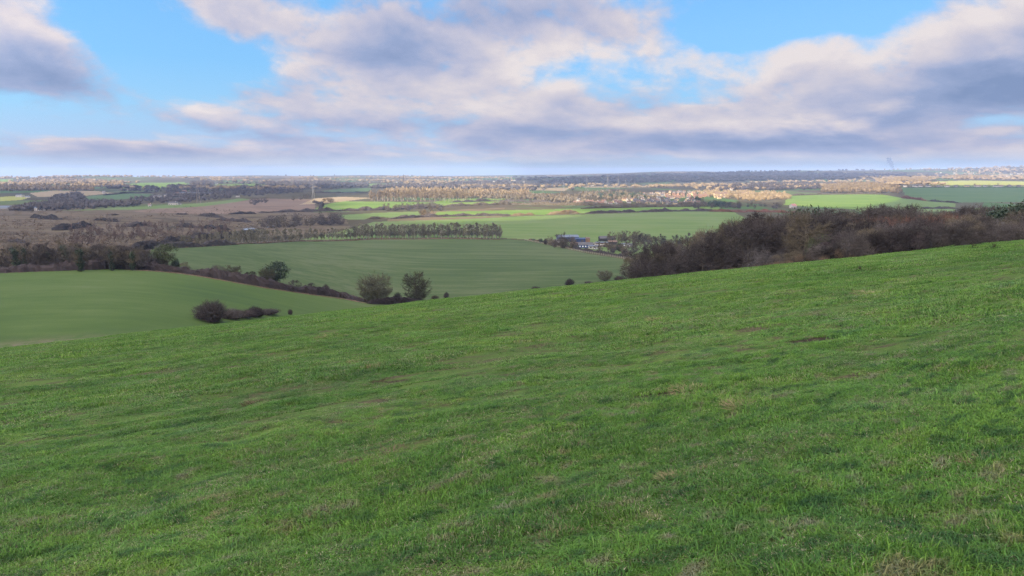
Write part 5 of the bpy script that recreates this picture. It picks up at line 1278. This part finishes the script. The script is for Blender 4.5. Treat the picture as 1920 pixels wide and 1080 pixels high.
for px, py, H, W, k, wh, lb in ((1057,465,17,15,K_VAL,0,"broad bare tree with pale trunk standing before the blue barn"),(1045,461,13,12,K_VAL,1,"bare tree next to the broad one before the blue barn"),(1030,459,10,8,K_VAL,0,"round brown tree at the near end of the farmyard"),(1015,455,5,5,K_GREENB,1,"dark green bush at the tip of the farm strip"),(1023,458,6,5,K_SHRUB,0,"brown bush beside the tip of the farm strip"),(1072,463,11,9,K_VAL,0,"bare tree hiding the foot of the blue barn"),(1152,470,8,7,K_VAL,1,"reddish twiggy tree by the timber stable"),(1162,472,10,9,K_DOME,0,"rounded bare tree just past the stables"),(1174,460,16,14,K_VAL,0,"tall round-headed tree behind the small pale-roofed shed"),(1150,474,5,6,K_BRAM,1,"dark bramble heap behind the fence past the stables"),(1172,480,6,8,K_BRAM,0,"dark bramble heap where the farm fence meets the wood"),(1186,476,11,9,K_VAL,1,"dark thorn at the corner of farm and wood"),(1000,451.5,2.6,5,K_GREENB,1,"low dark bush at the very point of the farm strip"),(1196,470,13,10,K_VAL,0,"bare tree behind the corner of farm and wood"),(1210,466,14,10,K_VAL,1,"taller bare tree behind the corner of farm and wood")):
    P_(k, px, py, H, lb, W, wh)
scatter(K_VAL, 16, 1032, 1080, (458, 467), (5, 10), (.8, 1.1), "dark garden tree among the blue barn and chalet", "garden trees of the farm", [0, 1])
scatter(K_VAL, 16, 1120, 1200, (463, 484), (5, 10), (.8, 1.1), "dark tree crowding the stables at the wood end of the farm", "trees at the wood end of the farm", [0, 1])
scatter(K_VAL, 10, 1140, 1200, (452, 458), (9, 14), (.8, 1.0), "tall grey tree behind the tarred barn and stables", "trees behind the tarred barn", [0, 1])
# smoke from a far chimney or bonfire
m = bpy.data.materials.new("smoke"); m.use_nodes = True; nt = NT(m.node_tree)
for q in list(nt.N): nt.N.remove(q)
pv = nt.node("ShaderNodeVolumePrincipled", {"Color": (.30, .38, .55), "Density": .03}); nt.L.new(pv.outputs[0], nt.node("ShaderNodeOutputMaterial").inputs["Volume"])
x, y = pix(1671, 322.5); mb = MB(); zs = np.linspace(0, 1, 14); s_ = y / FOC
mb.tube(np.stack([x + s_ * (3 * np.sin(zs * 5) - 3 * zs), np.full(14, y), gz(x, y) + s_ * 26 * zs], 1), s_ * (1.2 + 4.5 * zs ** .8 * (1 + .25 * np.sin(zs * 19))), 10)
tag(mb.build("smoke", m, smooth=True), kind="stuff")
# ------------------------------------------------------------------ grass of the pasture (uncountable: one object)
m_gr, nt, b = new_mat("grass_blades")
c = pasture_color(nt)
sw = nt.noise(nt.map(nt.pos(), (3.2, 5.5, 3), (0, 0, R(-28))), 1.0, 4, .62)      # moss and dead thatch mixed through the sward
c = nt.mix(nt.math("MULTIPLY", nt.smooth(sw, .54, .68), .80), c, (.150, .134, .072))
c = nt.mix(nt.math("MULTIPLY", nt.smooth(sw, .49, .36), .80), c, (.023, .066, .016))
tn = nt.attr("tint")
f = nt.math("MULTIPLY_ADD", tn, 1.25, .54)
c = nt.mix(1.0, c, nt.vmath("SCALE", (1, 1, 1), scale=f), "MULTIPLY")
oi = nt.N.new("ShaderNodeObjectInfo").outputs["Random"]
c = nt.mix(1.0, c, nt.ramp(oi, [(0, (.66, .78, .75)), (.3, (1, 1, 1)), (.55, (1.14, 1.05, .9)), (.75, (.85, .95, 1.1)), (1, (1.15, 1.12, 1.6))]), "MULTIPLY")
dryn = nt.math("MULTIPLY_ADD", nt.noise(nt.map(nt.pos(), (.4, 1.0, 1), (0, 0, R(-28)), (3, 11, 0)), .8, 4, .65), -.40, 1.10)
c = nt.mix(nt.smooth(nt.math("SUBTRACT", tn, dryn), 0.0, .05), c, nt.ramp(oi, [(0, (.085, .060, .036)), (.3, (.20, .165, .095)), (.6, (.44, .39, .26)), (1, (.17, .13, .08))]))
nt.put(b.inputs["Base Color"], c); b.inputs["Roughness"].default_value = .6; b.inputs["Specular IOR Level"].default_value = .2
tr = nt.node("ShaderNodeBsdfTranslucent", {0: c}); mx = nt.node("ShaderNodeMixShader", {0: .25, 1: b.outputs[0], 2: tr.outputs[0]})
nt.L.new(mx.outputs[0], nt.N["Material Output"].inputs[0])
def grass_patch(seed, R_, n, h, w, bend, tall=.03, litter=.44):
    r = rs_(seed); P = r.uniform(-R_, R_, (n, 2))
    P = P[np.hypot(P[:, 0], P[:, 1]) < R_ * (1.0 + .12 * r.normal(size=n))]; n = len(P)
    cl = .5 + .5 * vnoise(P[:, 0] * 3.2 / R_ + seed, P[:, 1] * 3.2 / R_, seed)
    P = P + .05 * R_ * r.normal(size=(n, 2))
    H = h * r.uniform(.45, 1.15, n) * (.55 + .75 * cl); tl = r.random(n) < tall; H[tl] *= 1.5
    a = r.uniform(0, 6.283, n); d = np.stack([np.cos(a), np.sin(a)], 1); s = np.stack([-d[:, 1], d[:, 0]], 1) * (w * r.uniform(.6, 1.3, n))[:, None]
    bd = (H * bend * r.uniform(.3, 1.5, n))[:, None]
    z0 = np.full((n, 1), -.015)
    lt = r.random(n) < litter * (1.5 - cl)                      # dead blades lying flat in the sward
    kp = lt | (cl > .44) | (r.random(n) < .16)       # thin places between the clumps
    H[lt] *= r.uniform(.15, .9, lt.sum()); H[~kp] *= .25; bd[lt] = (h * r.uniform(.6, 1.5, n))[lt, None]
    b0 = np.concatenate([P, z0], 1); m1 = np.concatenate([P + d * bd * .35, (H * .62)[:, None]], 1); t1 = np.concatenate([P + d * bd, (H * r.uniform(.35, 1.0, n))[:, None]], 1)
    S = np.concatenate([s, np.zeros((n, 1))], 1)
    V_ = np.stack([b0 - S, b0 + S, m1 + S * .8, m1 - S * .8, t1], 1).reshape(-1, 3)
    k = np.arange(n)[:, None] * 5
    tint = np.clip(.48 + .17 * r.normal(size=n) + .45 * (cl - .5), 0, .9); tint[lt] = r.uniform(.88, 1.0, lt.sum())
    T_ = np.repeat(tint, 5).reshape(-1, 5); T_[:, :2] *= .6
    return np_mesh("grass_blades", V_, [k + np.array([[0, 1, 2, 3]]), k + np.array([[3, 2, 4]])], True, [m_gr], {"tint": ("FLOAT", T_.ravel())})
from mathutils import Matrix
PC = []
def patch_coll(name, lst):
    cc = bpy.data.collections.new(name)
    for i, me in enumerate(lst): cc.objects.link(bpy.data.objects.new(name + "_patch", me))
    return cc
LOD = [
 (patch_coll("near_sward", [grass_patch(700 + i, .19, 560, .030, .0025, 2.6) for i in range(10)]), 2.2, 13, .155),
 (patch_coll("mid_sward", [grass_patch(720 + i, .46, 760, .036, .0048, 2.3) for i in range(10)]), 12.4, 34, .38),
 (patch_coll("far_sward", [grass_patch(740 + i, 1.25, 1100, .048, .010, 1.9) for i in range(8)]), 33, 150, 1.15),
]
def sward(name, cc, r0, r1, step, seed):
    r = rs_(seed)
    a = np.arange(-150, 150, step)
    a = a[np.abs(a) < r1]
    Xg, Yg = np.meshgrid(a, np.arange(-2, r1, step)); X = (Xg + r.uniform(-.5, .5, Xg.shape) * step).ravel(); Y = (Yg + r.uniform(-.5, .5, Xg.shape) * step).ravel()
    rr = np.hypot(X, Y)
    k = (rr > r0) & (rr < r1) & (np.abs(X) < .82 * Y + 5.5) & (blend_w(X, Y) > .3)
    X, Y = X[k], Y[k]
    s_ = Y * .88 - X * .47; t_ = X * .88 + Y * .47
    hn = fbm(s_ / .55, t_ / 2.2, 51, 3) + .35 * fbm(s_ / 2.5, t_ / 8, 57, 2); tn_ = fbm(X / .45, Y / .45, 61, 2)
    sc_ = scar(X, Y)
    keep = ((hn + .6 * tn_ > -.54) | (r.random(len(X)) < .15)) & (sc_ < .3 + .2 * r.random(len(X)))
    X, Y, hn, tn_ = X[keep], Y[keep], hn[keep], tn_[keep]
    Z = ground(X, Y)
    e = .25; gx_ = (ground(X + e, Y) - ground(X - e, Y)) / (2 * e); gy_ = (ground(X, Y + e) - ground(X, Y - e)) / (2 * e)
    n = len(X); rz = r.uniform(0, 6.283, n)
    rot = np.empty((n, 3))
    for i in range(n):
        nrm = Vector((-gx_[i], -gy_[i], 1)).normalized()
        rot[i] = (Vector((0, 0, 1)).rotation_difference(nrm).to_matrix() @ Matrix.Rotation(rz[i], 3, "Z")).to_euler()
    sz = np.clip(1.0 + .8 * hn + .5 * tn_, .40, 2.3)
    scl = np.stack([r.uniform(.9, 1.15, n), r.uniform(.9, 1.15, n), sz], 1)
    me = np_mesh(name, np.stack([X, Y, Z], 1), [np.zeros((0, 3), int)] if False else [np.array([[0, 1, 2]])], False)
    for nm_, typ, arr in (("rot", "FLOAT_VECTOR", rot), ("scl", "FLOAT_VECTOR", scl)):
        me.attributes.new(nm_, typ, "POINT").data.foreach_set("vector", arr.astype(np.float32).ravel())
    o = link(name, me)
    ng = bpy.data.node_groups.new(name, "GeometryNodeTree")
    ng.interface.new_socket("Geometry", in_out="INPUT", socket_type="NodeSocketGeometry"); ng.interface.new_socket("Geometry", in_out="OUTPUT", socket_type="NodeSocketGeometry")
    g = ng.nodes; L = ng.links
    gi = g.new("NodeGroupInput"); go = g.new("NodeGroupOutput"); mp = g.new("GeometryNodeMeshToPoints"); ip = g.new("GeometryNodeInstanceOnPoints"); ci = g.new("GeometryNodeCollectionInfo")
    ci.inputs[0].default_value = cc; ci.inputs["Separate Children"].default_value = True; ci.inputs["Reset Children"].default_value = True
    ip.inputs["Pick Instance"].default_value = True
    def na(nm_, dt):
        q = g.new("GeometryNodeInputNamedAttribute"); q.data_type = dt; q.inputs[0].default_value = nm_; return q.outputs[0]
    ri = g.new("FunctionNodeRandomValue"); ri.data_type = "INT"
    for s2 in ri.inputs:
        if s2.name == "Min" and s2.type == "INT": s2.default_value = 0
        if s2.name == "Max" and s2.type == "INT": s2.default_value = len(cc.objects) - 1
    e2r = g.new("FunctionNodeEulerToRotation")
    L.new(gi.outputs[0], mp.inputs[0]); L.new(mp.outputs[0], ip.inputs["Points"]); L.new(ci.outputs[0], ip.inputs["Instance"])
    L.new(na("rot", "FLOAT_VECTOR"), e2r.inputs[0]); L.new(e2r.outputs[0], ip.inputs["Rotation"]); L.new(na("scl", "FLOAT_VECTOR"), ip.inputs["Scale"])
    L.new([q for q in ri.outputs if q.type == "INT"][0], ip.inputs["Instance Index"]); L.new(ip.outputs[0], go.inputs[0])
    md = o.modifiers.new("grass", "NODES"); md.node_group = ng
    print(name, n)
    return tag(o, kind="stuff")
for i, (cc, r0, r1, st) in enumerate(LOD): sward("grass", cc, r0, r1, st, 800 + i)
# ------------------------------------------------------------------ single weeds and dead tufts standing out of the sward
def pixh(px, py):                   # first hit on the near hill
    u = float(u_of(px, py)); g = float(g_of(py)); ys = np.exp(np.linspace(math.log(2), math.log(135), 1500))
    h = np.nonzero(ground(u * ys, ys) >= g * ys)[0]; y = ys[h[0]] if len(h) else 100.
    return u * y, y
def tuft(seed, n, h, sp, w, flat=.6):
    r = rs_(seed); mb = MB(); a = r.uniform(0, 6.283, n); S = np.stack([np.cos(a), np.sin(a), 0 * a], 1) * (sp * r.random((n, 1)) ** .5)
    D = unit(np.stack([np.cos(a), np.sin(a), 0 * a], 1) * flat + r.normal(size=(n, 3)) * .35 + np.array([.15, 0, 1 - flat * .6]))
    D[:, 2] = np.abs(D[:, 2]) * .8 + .04
    add_twigs(mb, S, D, h * r.uniform(.4, 1.2, n), w, r, 0, tint=.5)
    return mb
M_THATCH = var_mat("bleached_thatch", [(.13,.115,.055),(.22,.19,.10)], 2, 3, tint=.4)
M_DOCK = var_mat("dark_weed_leaves", [(.030,.062,.022),(.055,.085,.030)], 3, 3, tint=.4, rough=.6)
M_SEED = var_mat("brown_seed_heads", [(.050,.034,.024),(.09,.06,.04)], 3, 3, tint=.3)
for i, (px, py, h, sp, lb) in enumerate(((893,836,.13,.10,"pale tuft of dead grass in the lower middle of the pasture"),(1405,765,.26,.22,"combed-over swathe of long pale grass on the higher side of the pasture"),(740,858,.16,.30,"flattened brown dead grass lying in a dark hollow"),(700,690,.30,.08,"few tall straw stalks standing together in the mid pasture"),(660,680,.28,.06,"pair of thin straw stalks near the taller straw cluster"),(1855,870,.16,.16,"brown dead tuft at the pasture's outer edge"),(155,895,.12,.14,"dark brown dead tuft in the lower pasture by the outer edge"),(1640,552,.35,.5,"small pale mound of dead grass near the scrub"),(1240,602,.30,.35,"low brownish tuft in the upper middle of the pasture"),(620,632,.35,.5,"tawny tuft below the short hedge with bare trees"),(1270,900,.12,.13,"dry tuft with upright straws in the lower pasture"),(1750,935,.11,.14,"ragged dead tuft low on the pasture's higher side"),(420,972,.10,.12,"flattened tawny tuft close to the viewer"),(1060,1010,.10,.13,"dry curled tuft closest to the viewer"),(480,757,.17,.18,"dark tussock with brown blades in the mid pasture"),(1300,735,.2,.25,"brown-centred tussock above the combed-over swathe"))):
    x, y = pixh(px, py); o = tuft(1200 + i, 420, h * .42, sp * 1.1, .0018 + .00007 * y, 1.1).build("dead_grass_tuft", M_THATCH if "dark" not in lb else M_BRACK); o.location = (x, y, gz(x, y)); tag(o, lb, "grass tuft")
def weed(px, py, h, lb, seed):
    x, y = pixh(px, py); r = rs_(seed); th = link("thistle", None); th.location = (x, y, gz(x, y) - .02); tag(th, lb, "weed")
    st, lf, hd = MB(), MB(), MB()
    for k in range(6):
        a = r.uniform(0, 6.28); e = np.array([math.cos(a) * .18 * h, math.sin(a) * .18 * h, h * .8 * r.uniform(.6, 1.0)]); st.tube([(0, 0, 0), e * .5 + [0, 0, .1 * h], e], [.018, .013, .008], 4)
        blob(hd, e + [0, 0, .02], (.018, .018, .028), r, 0, .2, .5)
    p = np.concatenate([r.normal(size=(90, 3)) * np.array([.42, .42, .10]) * h * 1.2 + [0, 0, .12 * h], r.normal(size=(26, 3)) * np.array([.16, .16, .2]) * h + [0, 0, .5 * h]]); p[:, 2] = np.abs(p[:, 2])
    leaf_cards(lf, p, .055, r, .4, .4)
    st.build("stem", M_SEED, th); lf.build("foliage", M_DOCK, th); hd.build("seed_head", M_SEED, th)
for i, (px, py, h, lb) in enumerate(((1826,466,.62,"dark thistle at the crest below the high end of the scrub"),(1863,467,.55,"second dark thistle just along the crest from the first"),(1612,509,.42,"largest dark thistle clump near the crest below the olive bush"),)):
    weed(px, py, h * .7, lb, 1300 + i)
# ------------------------------------------------------------------ haze
m = bpy.data.materials.new("valley_haze"); m.use_nodes = True
nt = NT(m.node_tree)
for n in list(nt.N): nt.N.remove(n)
pv = nt.node("ShaderNodeVolumePrincipled", {"Color": (.40, .53, .80), "Density": HAZE, "Anisotropy": .0})
nt.L.new(pv.outputs[0], nt.node("ShaderNodeOutputMaterial").inputs["Volume"])
mb = MB(); mb.box((0, 0, (-190 + 95) / 2), (31000, 31000, 190 + 95))
tag(mb.build("haze", m), kind="stuff")
